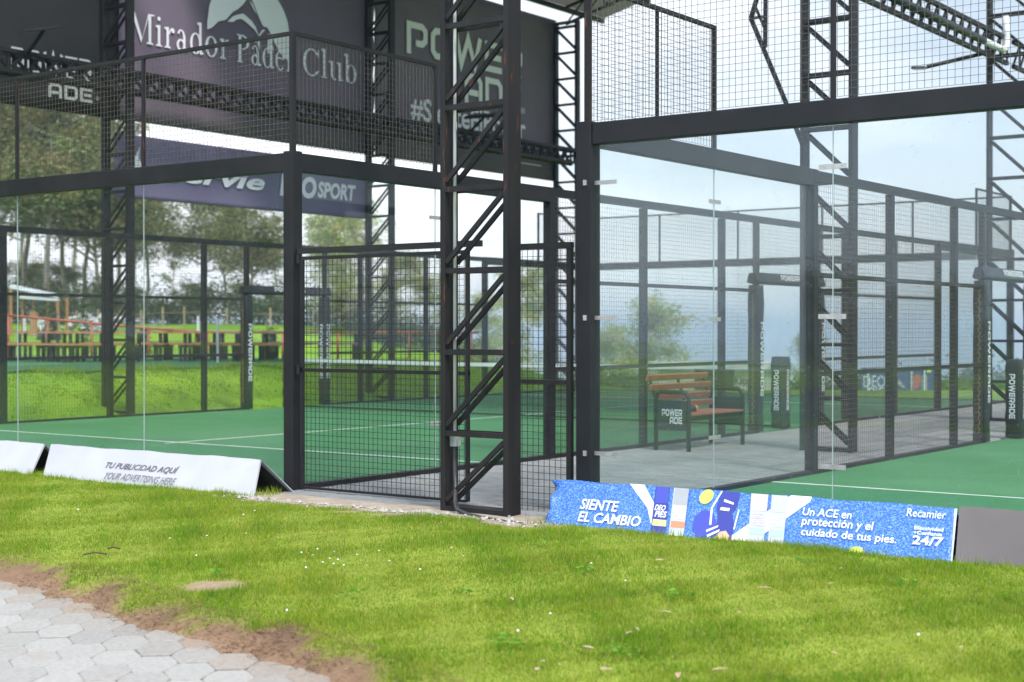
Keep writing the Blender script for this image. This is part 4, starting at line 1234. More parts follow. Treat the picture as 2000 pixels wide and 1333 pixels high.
# blue board with the foot spray advert
BU0, BU1 = 3.115, 6.17
t = thing('advertising_board', 'blue advertising board with a ball and sports shoes, left end crumpled', 'advertising board', (4.6, -.35, 0), 'folded advertising boards in front of the courts')
mb = MB(); nn, mm = 150, 14; P = []
for i in range(nn+1):
    for j in range(mm+1):
        a, b = i/nn, j/mm
        uu = BU0 + (BU1-BU0)*a + (-.07*b if a > .5 else -.07*b*1.0) + .06*0
        w = math.exp(-a/.035)
        fold = w*(.045*math.sin(b*9.5 + a*60) + .03*math.sin(b*17 - a*90))
        pinch = w*(.10*(b-.35)*(1-b) * -1)
        z = -.05 + .345*b + .004*math.sin(a*31) + w*.012*math.sin(b*12)
        P.append((uu + w*(.05*math.sin(b*math.pi)) , -.62 + .29*b + fold*.6 - .02*w, z))
qn = mm+1
mb.add(P, [(i*qn+j, (i+1)*qn+j, (i+1)*qn+j+1, i*qn+j+1) for i in range(nn) for j in range(mm)])
o = mb.build('front_face', M['blue_print'], t, smooth=True); so = o.modifiers.new('s', 'SOLIDIFY'); so.thickness = .004; so.offset = -1
MB().add([(BU0+.03, -.06, -.05), (BU1, -.06, -.05), (BU1-.07, -.326, .29), (BU0-.04, -.326, .29), (BU0+.03, -.075, -.05), (BU1, -.075, -.05), (BU1-.07, -.326, .275), (BU0-.04, -.326, .275)], [(0,3,2,1),(4,5,6,7),(1,2,6,5),(0,4,7,3)]).build('rear_face', M['blue_print'], t)
MB().add([(BU1-.012, -.60, -.05), (BU1+.004, -.60, -.05), (BU1-.055, -.335, .29), (BU1-.07, -.335, .29)], [(0,1,2,3)]).build('end_hem', M['ink_white'], t)
pl = Plane((0, -.62, -.05), (1, 0, 0), (0, .29, .345)); LN = math.hypot(.29, .345)
# readings were taken with t=0 at z=0; convert to distance up the sheet
ty = lambda tt: (tt*.30 + .05)/.345*LN
def bp(pts): return [(a, ty(b)) for a, b in pts]
def ink(name, polys, m, lift):
    mb = MB()
    for k, p in enumerate(polys): put_poly(mb, pl, bp(p), lift + .0004*k)
    return mb.build(name, m, t)
def btext(mb, body, x0, x1, t0, t1, bold=.0, lift=.010): put_text(mb, pl, body, x0, x1, ty(t0), ty(t1), -.10, bold*.75, lift)
ink('white_band', [[(3.71,.99),(3.83,.99),(4.01,.50),(4.10,.12),(4.02,.12),(3.93,.50)]], M['ink_white'], .004)
ink('white_band', [[(4.60,-.06),(4.80,-.06),(5.13,.90),(5.13,.99),(4.98,.99)]], M['ink_white'], .004)
def can(x0, x1, xb0, xb1, cap, body, label_m, word, band, nm):
    ink(nm, [[(xb0,-.05),(xb1,-.05),(x1,.97),(x0,.97)]], body, .006)
    L_ = lambda a, tt: xb0 + (x0-xb0)*tt + ((xb1 + (x1-xb1)*tt) - (xb0 + (x0-xb0)*tt))*a
    ink(nm+'_cap', [[(L_(.03,.62),.62),(L_(.97,.62),.62),(L_(.94,.96),.96),(L_(.06,.96),.96)]], cap, .0075)
    ink(nm+'_band', [[(L_(.04,.14),.14),(L_(.96,.14),.14),(L_(.96,.27),.27),(L_(.04,.27),.27)]], band, .0078)
    mb = MB(); btext(mb, 'DEO', L_(.08,.5), L_(.80,.5), .46, .58, .03, .009); btext(mb, 'PIES', L_(.16,.4), L_(.95,.4), .32, .45, .03, .009); mb.build(nm+'_lettering', label_m, t)
can(3.93, 4.045, 4.035, 4.155, M['ink_navy2'], M['ink_navy'], M['ink_white'], '', M['ink_lemon'], 'navy_can')
can(4.08, 4.20, 4.18, 4.30, M['ink_silver'], M['ink_silver2'], M['ink_white'], '', M['ink_orange'], 'silver_can')
can(4.685, 4.815, 4.79, 4.905, M['ink_pink'], M['ink_silver2'], M['ink_pink'], '', M['ink_teal'], 'pink_can')
can(4.84, 4.96, 4.935, 5.045, M['ink_silver2'], M['ink_silver2'], M['ink_pale'], '', M['ink_teal'], 'grey_can')
ink('ball', [[(4.358+.052*math.cos(R(a)), .83+.155*math.sin(R(a))) for a in range(0, 360, 15)]], M['ink_yellow'], .007)
ink('shoe_toe', [[(4.33,.28),(4.33,.42),(4.36,.52),(4.40,.55),(4.45,.52),(4.49,.38),(4.53,.20),(4.545,.04),(4.40,-.02),(4.35,.12)]], M['ink_navy2'], .006)
ink('shoe_upper', [[(4.47,.98),(4.60,.97),(4.615,.72),(4.60,.52),(4.64,.30),(4.665,-.05),(4.50,-.05),(4.52,.20),(4.50,.42),(4.465,.62),(4.462,.82)]], M['ink_navy'], .0066)
ink('shoe_trim', [[(4.455,.95),(4.467,.97),(4.44,.60),(4.475,.26),(4.46,.25),(4.425,.60)], [(4.45,.14),(4.53,.26),(4.53,.22),(4.46,.10)], [(4.47,.04),(4.55,.18),(4.55,.13),(4.48,.0)], [(4.635,.62),(4.645,.60),(4.66,.20),(4.65,.20)], [(4.505,.80),(4.585,.74),(4.585,.70),(4.505,.75)], [(4.50,.63),(4.57,.62),(4.57,.56),(4.50,.57)]], M['ink_white'], .0085)
ink('ankle', [[(4.52,-.05),(4.645,-.05),(4.64,.06),(4.60,.16),(4.56,.13)]], M['ink_skin'], .010)
ink('ball_edge', [[(5.50,-.02),(5.51,.06),(5.54,.09),(5.58,.08),(5.60,.0),(5.60,-.05),(5.50,-.05)]], M['ink_yellow'], .006)
for args in (('SIENTE', 3.375, 3.695, .35, .58, .025), ('EL CAMBIO', 3.40, 3.925, .08, .30, .025), ('Un ACE en', 5.10, 5.45, .60, .76, .015), ('protección y el', 5.12, 5.615, .36, .58, .015), ('cuidado de tus pies.', 5.14, 5.795, .16, .36, .015),
             ('Recamier', 5.805, 6.06, .74, .89, .0), ('Efectividad', 5.88, 6.07, .50, .57, .02), ('+Confianza', 5.885, 6.073, .41, .48, .02), ('24/7', 5.89, 6.085, .22, .39, .03)):
    mb = MB(); btext(mb, *args); mb.build('lettering', M['ink_white'], t)

# ------------------------------------------------------------------ bench in the alley
t = thing('park_bench', 'slatted wooden bench with black tube arms in the paved alley', 'bench', (.6, 6.35, 0))
B0, B1 = 5.63, 6.98          # along v
UBk, UFr = .40, .84          # back and front legs
for k, vv in enumerate((B0, B1)):
    pts = [(UBk, vv, -.005), (UBk, vv, .60), (UBk+.02, vv, .66), (UBk+.07, vv, .685), (UFr-.07, vv, .685), (UFr-.02, vv, .66), (UFr, vv, .60), (UFr, vv, -.005)]
    MB().tube(pts, .027, 10).build('arm_frame', M['steel'], t, smooth=True)
    p = MB().box((UBk+.028, vv-.008, .235), (UFr-.028, vv+.008, .585)).build('end_panel', M['dark_plastic'], t)
    if k == 0:
        mb = MB(); pl = Plane((UBk+.03, vv-.009, .24), (1, 0, 0), (0, 0, 1))
        put_tech(mb, pl, 'POWER', .06, .33, .165, .245, lift=.003); put_tech(mb, pl, 'ADE', .165, .33, .075, .155, lift=.003)
        mb.build('lettering', M['print_white'], p)
for (uu, z) in ((.43, .52), (.395, .62), (.355, .735), (.31, .845)):
    MB().bar((uu, B0-.06 if z > .7 else B0+.03, z), (uu, B1+.06 if z > .7 else B1-.03, z), .03, .075, (.35, 0, 1)).build('back_slat', M['wood'], t, .006)
for uu in (.45, .55, .65, .75, .83):
    MB().box((uu-.04, B0+.03, .41), (uu+.04, B1-.03, .435)).build('seat_slat', M['wood'], t, .004)
MB().box((UBk+.02, B0+.03, .345), (UBk+.05, B1-.03, .405)).build('seat_rail', M['steel'], t)
MB().box((UFr-.05, B0+.03, .345), (UFr-.02, B1-.03, .405)).build('seat_rail', M['steel'], t)
for vv in (B0+.02, B0+.68, B1-.02):
    MB().bar((.455, vv, .40), (.285, vv, .88), .02, .035, (0,1,0)).build('back_strut', M['steel'], t)
o = thing('ball_can', 'dark cylinder with orange rim lying on the bench seat', 'container', (.60, 6.05, .475))
MB().tube([(.58, 5.85, .475), (.64, 6.12, .475)], .038, 16).build('body', M['dark_plastic'], o, smooth=True)
MB().tube([(.64, 6.12, .475), (.646, 6.145, .475)], .040, 16).build('lid', M['orange'], o)

# ------------------------------------------------------------------ terrace, picnic tables, railing
def at(px, D, z=None):
    """point on the ground seen at that bearing and distance"""
    x = (px-1000)/2898*D; u, v = cam_uv(x, D)
    return float(u), float(v), float(terrain_z(np.array([u]), np.array([v]))[0]) if z is None else z
# terrace turf follows the plateau
xs = np.linspace(-13.2, -27, 40); ys = np.linspace(1.5, 24, 60)
gu_, gv_ = np.meshgrid(xs, ys, indexing='ij')
fr = .12*wob(gu_, gv_, .9)*(gu_ > -13.3)
P = np.c_[(gu_ + fr).ravel(), gv_.ravel(), terrain_z((gu_ + fr).ravel(), gv_.ravel()) + .03]
o = add_grid('terrace', P, M['terrace_turf'], 40, 60)

proto = None
def picnic(px, D, rot, label):
    global proto
    loc = at(px, D); loc = (loc[0], loc[1], loc[2]+.03)
    if proto is None:
        r = thing('picnic_table', label, 'picnic table', (0, 0, 0), 'picnic tables on the terrace')
        MB().box((-.95, -.36, .66), (.95, .36, .71)).build('table_top', M['wood_pale'], r)
        for y in (-.72, .72): MB().box((-.95, y-.13, .39), (.95, y+.13, .43)).build('bench_plank', M['wood_pale'], r)
        for x_ in (-.72, .72):
            for y in (-.25, .25): MB().box((x_-.035, y-.03, 0), (x_+.035, y+.03, .66)).build('leg', M['leg_dark'], r)
            for y in (-.72, .72): MB().box((x_-.035, y-.03, 0), (x_+.035, y+.03, .39)).build('bench_leg', M['leg_dark'], r)
            MB().box((x_-.03, -.85, .33), (x_+.03, .85, .385)).build('cross_bar', M['leg_dark'], r)
        proto = r
    else:
        r = proto.copy(); C.objects.link(r); r['label'] = label
        for ch in list(proto.children):
            c = ch.copy(); C.objects.link(c); c.parent = r
    r.location = loc; r.rotation_euler = (0, 0, rot)
for px, D, rot, lb in ((60, 35.0, YAW, 'leftmost picnic table beside the dark corner post'), (150, 35.6, YAW+.05, 'picnic table with orange planks left of the lattice column'),
                       (262, 36.0, YAW-.04, 'picnic table just right of the lattice column'), (330, 37.8, YAW+.1, 'picnic table behind the sloping red rail'),
                       (425, 35.4, YAW, 'picnic table between the mesh post and the tall pad'), (525, 35.2, YAW+.03, 'picnic table right of the tall pad'), (205, 34.2, YAW-.02, 'picnic table hidden mostly behind the lattice column'), (375, 36.8, YAW+.02, 'picnic table just left of the mesh post'), (478, 37.6, YAW+.02, 'picnic table behind the tall pad'), (100, 37.4, YAW+.04, 'picnic table below the shelter'), (575, 36.6, YAW, 'picnic table behind the corner post'), (640, 37.0, YAW, 'picnic table farthest right seen through the mesh gate')):
    picnic(px, D, rot, lb)

def rail(name, label, pts, posts, r=.036, m=M['red_pipe']):
    t = thing(name, label, 'railing', pts[0])
    MB().tube(pts, r, 8).build('rail', m, t, smooth=True)
    for p in posts:
        MB().tube([(p[0], p[1], float(terrain_z(np.array([p[0]]), np.array([p[1]]))[0])-.05), p], r*.9, 8).build('post', m, t, smooth=True)
def pz(px, py, D):
    x = (px-1000)/2898*D; u, v = cam_uv(x, D); return (float(u), float(v), float(CAM[2] + (644.8-py)/2898*D))
rail('red_railing', 'red pipe railing sloping down behind the picnic tables', [pz(12, 616, 40), pz(200, 634, 40), pz(395, 650, 40)], [pz(16, 617, 40), pz(93, 624, 40), pz(179, 632, 40), pz(290, 641, 40), pz(390, 650, 40)])
rail('red_railing', 'level red pipe railing running to the right behind the tables', [pz(402, 649, 40), pz(560, 650, 40), pz(936, 650, 40)], [pz(405, 649, 40), pz(552, 650, 40), pz(660, 650, 40), pz(800, 650, 40), pz(920, 650, 40)])

# white stakes, young plants
for k, (px, py0, py1, lb) in enumerate(((48, 620, 645, 'thin white stake near the shelter'), (387, 618, 650, 'thin white stake left of the mesh post'), (425, 622, 706, 'tall thin white pole left of the tall pad'))):
    D = 41 if k < 2 else 33.5
    p = pz(px, py0, D); g = at(px, D)
    o = MB().tube([(p[0], p[1], g[2]-.02), p], .035 if k < 2 else .028, 8).build('white_stake', M['white_paint'], None, origin=(p[0], p[1], g[2]))
    tag(o, lb, 'stake')

def leaf_quads(mb_v, cols, centers, size, col, droop=.5, jit=.25, aspect=.32):
    n = len(centers)
    a = RNG.uniform(0, 2*math.pi, n)
    d = np.c_[np.cos(a)*(1-droop*RNG.random(n)), np.sin(a)*(1-droop*RNG.random(n)), -droop*RNG.random(n)*1.6 + .25]
    d /= np.linalg.norm(d, axis=1)[:, None]
    s = np.cross(d, RNG.normal(0, 1, (n, 3))); s /= np.linalg.norm(s, axis=1)[:, None] + 1e-9
    L_ = (size*RNG.uniform(.6, 1.3, n))[:, None]
    q = np.stack([centers - d*L_*.5, centers + s*L_*aspect*.5, centers + d*L_*.5, centers - s*L_*aspect*.5], 1)
    mb_v.append(q.reshape(-1, 3)); cc = col*RNG.uniform(1-jit, 1+jit, (n, 1)); cols.append(np.repeat(cc, 4, 0))
def leaf_mesh(name, vlist, clist):
    V = np.concatenate(vlist); Cc = np.concatenate(clist); n = len(V)//4
    me = bpy.data.meshes.new(name)
    me.vertices.add(4*n); me.vertices.foreach_set('co', V.astype(np.float32).ravel())
    me.loops.add(4*n); me.loops.foreach_set('vertex_index', np.arange(4*n, dtype=np.int32))
    me.polygons.add(n); me.polygons.foreach_set('loop_start', np.arange(0, 4*n, 4, dtype=np.int32))
    me.update(calc_edges=True)
    at_ = me.attributes.new('Col', 'FLOAT_COLOR', 'POINT')
    at_.data.foreach_set('color', np.c_[Cc, np.ones(len(Cc))].astype(np.float32).ravel())
    me.materials.append(M['leaf'])
    return me

def eucalyptus(seed, Ht, spread, sparse=1.0, tone=1.0, lsize=.33, per=160):
    """returns trunk mesh and crown mesh, base at the origin"""
    rg = random.Random(seed); tb = MB(); VL, CL = [], []
    pts = []; x = y = 0
    for i in range(9):
        q = i/8; pts.append((x, y, Ht*.86*q)); x += rg.uniform(-.22, .22)*Ht/14; y += rg.uniform(-.22, .22)*Ht/14
    tb.tube(pts, [max(.03, (.0105*Ht)*(1-.8*i/8)) for i in range(9)], 8)
    P = np.array(pts); ends = []
    for k in range(int(15*sparse)+4):
        q = rg.uniform(.12, .98) if Ht < 12 else rg.uniform(.30, .98); z = q*8; i = min(7, int(z)); p = P[i] + (P[i+1]-P[i])*(z-i)
        a = rg.uniform(0, 2*math.pi); ln = spread*(1.05-.70*abs(q-.25))*rg.uniform(.55, 1.15)
        e = p + np.array([math.cos(a)*ln, math.sin(a)*ln, ln*rg.uniform(.35, 1.0)])
        mid = (p+e)/2 + np.array([0, 0, -ln*.08])
        tb.tube([p, mid, e], [.0075*Ht*(1.1-q), .005*Ht*(1.1-q), .012], 5)
        ends.append((e, ln)); ends.append((mid*.35+e*.65, ln))
        for s in range(2):
            e2 = mid + np.array([rg.uniform(-1,1), rg.uniform(-1,1), rg.uniform(.1,.9)])*ln*.5
            tb.tube([mid, e2], [.016, .008], 4); ends.append((e2, ln*.8))
    ends.append((P[-1] + [0,0,Ht*.08], spread*.6)); ends.append((P[-1] + [0,0,-Ht*.04], spread*.7))
    tone = tone*1.35; base = np.array([.105,.130,.048])*tone; warm = np.array([.20,.165,.065])*tone; lite = np.array([.18,.215,.080])*tone
    for e, ln in ends:
        for c in range(3):
            ctr = np.array(e) + np.array([rg.gauss(0, .38), rg.gauss(0, .38), rg.gauss(0, .26)])*ln*.62
            m_ = int(per*rg.uniform(.6, 1.3)/3*1.0)
            r = ln*rg.uniform(.15, .29)
            g = RNG.normal(0, 1, (m_, 3))*[r, r, r*.62] + ctr
            w = rg.random(); col = base if w < .42 else (warm if w < .74 else lite)
            leaf_quads(VL, CL, g, lsize, col)
    tm = MB(); tm.v = tb.v; tm.f = tb.f; tm.n = tb.n
    V = np.concatenate(tb.v); me = bpy.data.meshes.new('trunk'); me.from_pydata(V.tolist(), [], tb.f); me.materials.append(M['bark']); me.shade_smooth()
    return me, leaf_mesh('crown', VL, CL)
VAR_PALE = None
VAR = [eucalyptus(3, 17, 3.6, 1.3), eucalyptus(8, 18, 3.0, 1.1, 1.1), eucalyptus(21, 15, 3.8, 1.5, .9), eucalyptus(34, 17, 2.6, .7, 1.15, per=60), eucalyptus(55, 10, 3.0, 1.3, 1.2, .28), eucalyptus(77, 10, 2.7, 1.2, 1.7, .26, 120)]  # last variant's leaves lightened to stand in for haze
def tree(px, D, var, Ht, label, group=None, rot=None, sx=1.0, name='eucalyptus_tree', base=None):
    tm, cm = VAR[var]
    loc = at(px, D); loc = (loc[0], loc[1], (loc[2] if base is None else base) - .1)
    r = thing(name, label, 'tree', loc, group)
    h0 = (17, 18, 15, 17, 10, 10)[var]; s = Ht/h0
    for nm, me in (('trunk', tm), ('crown', cm)):
        o = bpy.data.objects.new(nm, me); C.objects.link(o); o.parent = r
    r.scale = (s*sx, s*sx, s); r.rotation_euler = (0, 0, random.uniform(0, 6.28) if rot is None else rot)
GT = 'eucalyptus trees of the wood behind the terrace'
LB = 'tall eucalyptus tree with pale trunk in the wood behind the terrace'
for px, D, va, hh in ((-70,104,0,19),(-25,99,1,20),(45,110,1,22),(88,98,0,20),(138,102,1,19),(168,112,0,19),(192,101,2,15.5),(225,106,3,17),(258,112,0,15.2),
                      (285,118,3,15.5),(345,122,3,8),(402,106,0,12.5),(448,112,1,12.5),(492,100,2,11),(545,112,3,10),(30,122,3,22),(150,125,3,21)):
    tree(px, D, va, hh, LB, GT)
tree(640, 86, 5, 7.6, 'yellow green tree seen through the mesh gate beside the tall post', None)
tree(690, 92, 5, 9.4, 'taller hazy tree above the mesh gate rail', None, sx=1.1)
tree(775, 96, 5, 6.4, 'low spreading tree right of the middle lattice column', None, sx=1.3)
tree(845, 104, 5, 5.6, 'pale distant tree left of the rusty near column', None, sx=1.3)
tree(945, 80, 5, 4.8, 'small tree seen between the bars of the rusty near column', None, sx=1.0)
tree(1035, 74, 5, 7.0, 'hazy tree behind the narrow mesh panel', None, sx=.9)
tree(1262, 78, 5, 9.0, 'bushy tree seen through glass above the bench', None, sx=.95, base=-5.2)
tree(1205, 96, 5, 9.0, 'paler small tree left of the bushy tree behind glass', None, sx=.9, base=-6.6)
tree(1582, 60, 4, 4.4, 'small dark tree beside the post of the right court', None, sx=.6, base=-2.6)

def bush(px, D, w, h, label, group, seed, tone=(.05,.075,.03), base=None, name='bush', size=.22, nleaf=1500):
    rg = np.random.default_rng(seed)
    loc = at(px, D); loc = (loc[0], loc[1], loc[2] if base is None else base)
    VL, CL = [], []
    tone = np.array(tone)
    for k in range(14):
        c = rg.normal(0, 1, 3)*[w*.30, w*.30, h*.18] + [0, 0, h*.48]
        m_ = nleaf//14; g = rg.normal(0, 1, (m_, 3))*[w*.16, w*.16, h*.20] + c
        g[:, 2] = np.abs(g[:, 2])
        leaf_quads(VL, CL, g, size, tone*rg.uniform(.7, 1.6), aspect=.5)
    me = leaf_mesh('foliage', VL, CL)
    r = thing(name, label, 'bush', loc, group)
    o = bpy.data.objects.new('foliage', me); C.objects.link(o); o.parent = r
    MB().tube([(loc[0], loc[1], loc[2]-.1), (loc[0]+.05, loc[1], loc[2]+h*.5)], .05, 6).build('stem', M['bark'], r)
for k, px in enumerate(range(-40, 600, 40)):
    bush(px + random.uniform(-8, 8), 97 + random.uniform(-4, 6), 2.6, random.uniform(1.6, 3.4), 'dark green bush under the eucalyptus trees', 'bushes under the eucalyptus wood', 100+k, (.07,.095,.04))
for k, px in enumerate(range(620, 1010, 45)):
    bush(px, 90 + random.uniform(-4, 8), 3.2, random.uniform(1.4, 2.4), 'pale green bush beyond the mesh gate', 'bushes beyond the mesh gate', 140+k, (.075,.10,.05))
for k, px in enumerate(range(1130, 2120, 48)):
    bush(px + random.uniform(-10, 10), 56 + random.uniform(-4, 6), 2.2, random.uniform(.9, 1.6), 'dark green hedge bush beyond the far end of the courts', 'hedge beyond the courts', 170+k, (.045,.07,.032), base=-1.75)

for k, (px, hh) in enumerate(((-30,6),(62,6),(120,5),(205,4),(262,3.5),(372,3.5),(470,4),(535,3.5))):
    tree(px, 114 + 8*math.sin(k*2.2), 4, hh, 'low bushy tree filling in under the tall eucalyptus wood', 'understorey trees of the wood', sx=1.25, name='understorey_tree')
# unseen trees added behind the photographer to darken reflections in the left glass
for k, (uu, vv, hh, va) in enumerate([(-36+2.3*j+random.uniform(-.5,.5), -3.5-2.15*j+random.uniform(-1,1), random.uniform(10,14), 4) for j in range(8)] + [(-39+2.6*j, -7-2.3*j, random.uniform(12,16), 4) for j in range(8)] + [(-34+2.3*j, -6-2.2*j, random.uniform(6,8), 4) for j in range(7)]):
    tm, cm = VAR[va]
    r = thing('eucalyptus_tree', 'unseen leafy tree added across the path to darken reflections in the left glass wall', 'tree', (uu, vv, -.3), 'trees added across the path')
    for nm, me in (('trunk', tm), ('crown', cm)):
        o = bpy.data.objects.new(nm, me); C.objects.link(o); o.parent = r
    s_ = hh/(17, 18, 15, 17, 10)[va]; r.scale = (s_*1.2, s_*1.2, s_); r.rotation_euler = (0, 0, k*1.3)
for k in range(9):  # unseen shrubs added to hide the horizon line mirrored in the right glass
    uu = -9 + 2.6*k; tm, cm = VAR[4]
    r = thing('added_shrub', 'unseen leafy shrub added to hide the horizon mirrored in the right glass wall', 'shrub', (uu, -27 + random.uniform(-1, 1), -.3), 'shrubs added across the path')
    for nm, me in (('stem', tm), ('foliage', cm)):
        o = bpy.data.objects.new(nm, me); C.objects.link(o); o.parent = r
    r.scale = (.5, .5, random.uniform(.24, .40)); r.rotation_euler = (0, 0, k*1.7)
t = thing('canopy', 'pale sheet canopy across the path, mirrored in the left glass wall', 'canopy', (-17.5, -17.5, -.1))
mb = MB(); P = []
for i in range(13):
    q = i/12; uu, vv = -22.2 + 8.0*q, -13.3 - 7.4*q; zz = 3.35 + .38*math.sin(q*math.pi)
    P += [(uu-.9, vv-.9, zz-.22), (uu+.6, vv+.6, zz+.12), (uu-.9, vv-.9, zz-.16), (uu+.6, vv+.6, zz+.18)]
mb.add(P, [(i*4+a, i*4+b, i*4+4+b, i*4+4+a) for i in range(12) for a, b in ((0,1),(3,2),(1,3),(2,0))]); mb.build('roof', M['bluish_roof'], t)
for q in (.05, .35, .65, .95):
    uu, vv = -22.2 + 8.0*q, -13.3 - 7.4*q; MB().tube([(uu, vv, -.2), (uu, vv, 3.3)], .06, 8).build('post', M['steel'], t)
# young palm-like plants on the terrace slope
for k, (px, top, lb) in enumerate(((88, 598, 'young bushy plant in front of the shelter'), (168, 590, 'young slender plant left of the lattice column'), (283, 640, 'young feathery plant right of the lattice column'), (530, 640, 'young feathery plant behind the picnic table by the gate post'))):
    D = 42; p = pz(px, top, D); g = at(px, D)
    VL, CL = [], []; hh = p[2]-g[2]
    c = np.c_[RNG.normal(0, .09, 160), RNG.normal(0, .09, 160), RNG.uniform(.1, 1, 160)*hh]
    leaf_quads(VL, CL, c, .26, np.array([.06,.11,.03]), aspect=.2)
    r = thing('young_plant', lb, 'plant', g); me = leaf_mesh('foliage', VL, CL)
    o = bpy.data.objects.new('foliage', me); C.objects.link(o); o.parent = r
    MB().tube([(g[0], g[1], g[2]-.05), (g[0]+.03, g[1], g[2]+hh*.8)], .02, 6).build('stem', M['bark'], r)

# post and rail fence in front of the wood
t = thing('field_fence', 'light wooden post and wire fence before the eucalyptus wood', 'fence', at(380, 90))
prev = None
for px in range(150, 640, 42):
    g = at(px, 90 + 3*math.sin(px*.02)); h_ = random.uniform(.95, 1.2)
    MB().box((g[0]-.04, g[1]-.04, g[2]-.1), (g[0]+.04, g[1]+.04, g[2]+h_)).build('post', M['pine_grey'], t)
    if prev: MB().bar((prev[0], prev[1], prev[2]+.8), (g[0], g[1], g[2]+.8), .02, .025).build('rail', M['pine_grey'], t)
    prev = g

# shelter with two pale sheet roofs
D = 80
gz0 = at(65, D)[2]
t = thing('shelter', 'open timber shelter with two pale sheet roofs at far left', 'shelter', at(65, D))
def pw(px, py, dd=0): 
    x = (px-1000)/2898*(D+dd); u, v = cam_uv(x, D+dd); return (float(u), float(v), float(CAM[2] + (644.8-py)/2898*(D+dd)))
for (a, b) in (((18, 559), (112, 578)), ((38, 579), (116, 584))):
    p, q_ = pw(*a), pw(*b); p2, q2_ = pw(a[0]+6, a[1]-3, 3), pw(b[0]+4, b[1]-3, 3)
    if a[0] == 38: p2, q2_ = pw(44, 578, 2), pw(112, 580, 2)
    mb = MB(); mb.add([p, q_, q2_, p2] + [(c[0], c[1], c[2]-.12) for c in (p, q_, q2_, p2)], [(0,1,2,3),(7,6,5,4),(0,4,5,1),(1,5,6,2),(2,6,7,3),(3,7,4,0)]); mb.build('roof', M['bluish_roof'], t)
for px, py, dd in ((21, 564, 0), (44, 585, .5), (66, 584, 1.5), (93, 582, .5), (113, 586, 0), (131, 582, .2)):
    p = pw(px, py, dd); MB().box((p[0]-.05, p[1]-.05, gz0-.2), (p[0]+.05, p[1]+.05, p[2])).build('post', M['wood_pale'], t)
p = pw(66, 612); MB().box((p[0]-.22, p[1]-.1, gz0-.1), (p[0]+.22, p[1]+.1, p[2]+.1)).build('counter', M['wood_pale'], t)

def seated_person(px, lb, shirt, lean=1):
    u, v, z = at(px, 76); 
    j = [(0,0,.50),(0,0,.75),(0,.02,1.02),(0,.03,1.14),(0,.04,1.28), (-.10,-.02,.48),(-.12,-.42,.50),(-.12,-.44,.08),(.10,-.02,.48),(.12,-.42,.50),(.12,-.44,.08),(-.2,.02,1.0),(-.24,-.05,.74),(-.16,-.28,.66),(.2,.02,1.0),(.24,-.05,.74),(.16,-.28,.66)]
    ed = [(0,1),(1,2),(2,3),(3,4),(0,5),(5,6),(6,7),(0,8),(8,9),(9,10),(2,11),(11,12),(12,13),(2,14),(14,15),(15,16)]
    rad_ = [.13,.14,.12,.055,.10,.09,.075,.05,.09,.075,.05,.06,.045,.035,.06,.045,.035]
    me = bpy.data.meshes.new('person'); me.from_pydata(j, ed, []); me.materials.append(shirt)
    o = bpy.data.objects.new('person', me); C.objects.link(o)
    sk = o.modifiers.new('skin', 'SKIN'); o.modifiers.new('sub', 'SUBSURF').levels = 1
    for i, r in enumerate(rad_): me.skin_vertices[0].data[i].radius = (r, r)
    me.skin_vertices[0].data[0].use_root = True
    o.location = (u, v, z); o.rotation_euler = (0, 0, YAW + lean); tag(o, lb, 'person')
    hb = MB(); hb.tube([(u, v+.02, z+1.24), (u, v+.02, z+1.30), (u, v+.02, z+1.38), (u, v+.02, z+1.42)], [.09, .115, .10, .03], 10)
    LOC[o.name] = np.array((u, v, z)); ho = hb.build('hair', M['black_cloth'], o, smooth=True)
    s = MB().box((u-.25, v-.2, z-.1), (u+.25, v+.25, z+.42)).build('stool', M['leg_dark'], None, origin=(u, v, z)); tag(s, 'low dark stool under the ' + lb.split(' seated')[0].replace('person in ', 'person wearing '), 'stool')
seated_person(84, 'person in white seated under the shelter roof', M['white_cloth'], .6)
seated_person(107, 'person in black seated at the right of the shelter', M['black_cloth'], -.8)
g = at(190, 82)
o = MB(); 
for k in range(60):
    q = RNG.normal(0, .2, (6, 3)); r = RNG.uniform(.18, .4); c = np.array([RNG.normal(0, .9), RNG.normal(0, .5), RNG.uniform(.1, .8)])
    o.add((np.array([(1,0,0),(-1,0,0),(0,1,0),(0,-1,0),(0,0,.7),(0,0,-.7)]) + q)*r + c + g, [(0,2,4),(2,1,4),(1,3,4),(3,0,4),(2,0,5),(1,2,5),(3,1,5),(0,3,5)])
o = o.build('rubble_heap', M['stonepile'], None, origin=g); o['kind'] = 'stuff'; tag(o, 'heap of pale rubble by the field fence', 'rubble')

# ------------------------------------------------------------------ kiosk and far board
D = 46
def pk(px, py, dd=0):
    x = (px-1000)/2898*(D+dd); u, v = cam_uv(x, D+dd); return np.array((float(u), float(v), float(CAM[2] + (644.8-py)/2898*(D+dd))))
k0, k1 = pk(1285, 790), pk(1535, 790)
xd = (k1-k0); wid = np.linalg.norm(xd); xd /= wid; yd = np.array((-xd[1], xd[0], 0))
t = thing('kiosk', 'low white kiosk with dark opening beyond the bench', 'kiosk', tuple((k0+k1)/2 - [0, 0, .3]))
zt = pk(1400, 716)[2]; zb = pk(1400, 800)[2]-.3
def slab(mb, a, b, d0, d1, z0, z1):
    vs = []
    for z in (z0, z1):
        for s_, dd in ((a, d0), (b, d0), (b, d1), (a, d1)): 
            p = k0 + xd*s_ + yd*dd; vs.append((p[0], p[1], z))
    mb.add(vs, [(0,3,2,1),(4,5,6,7),(0,1,5,4),(1,2,6,5),(2,3,7,6),(3,0,4,7)]); return mb
px2 = wid/250
slab(MB(), 0, wid, 0, 2.4, zb, zt).build('wall', M['kiosk'], t)
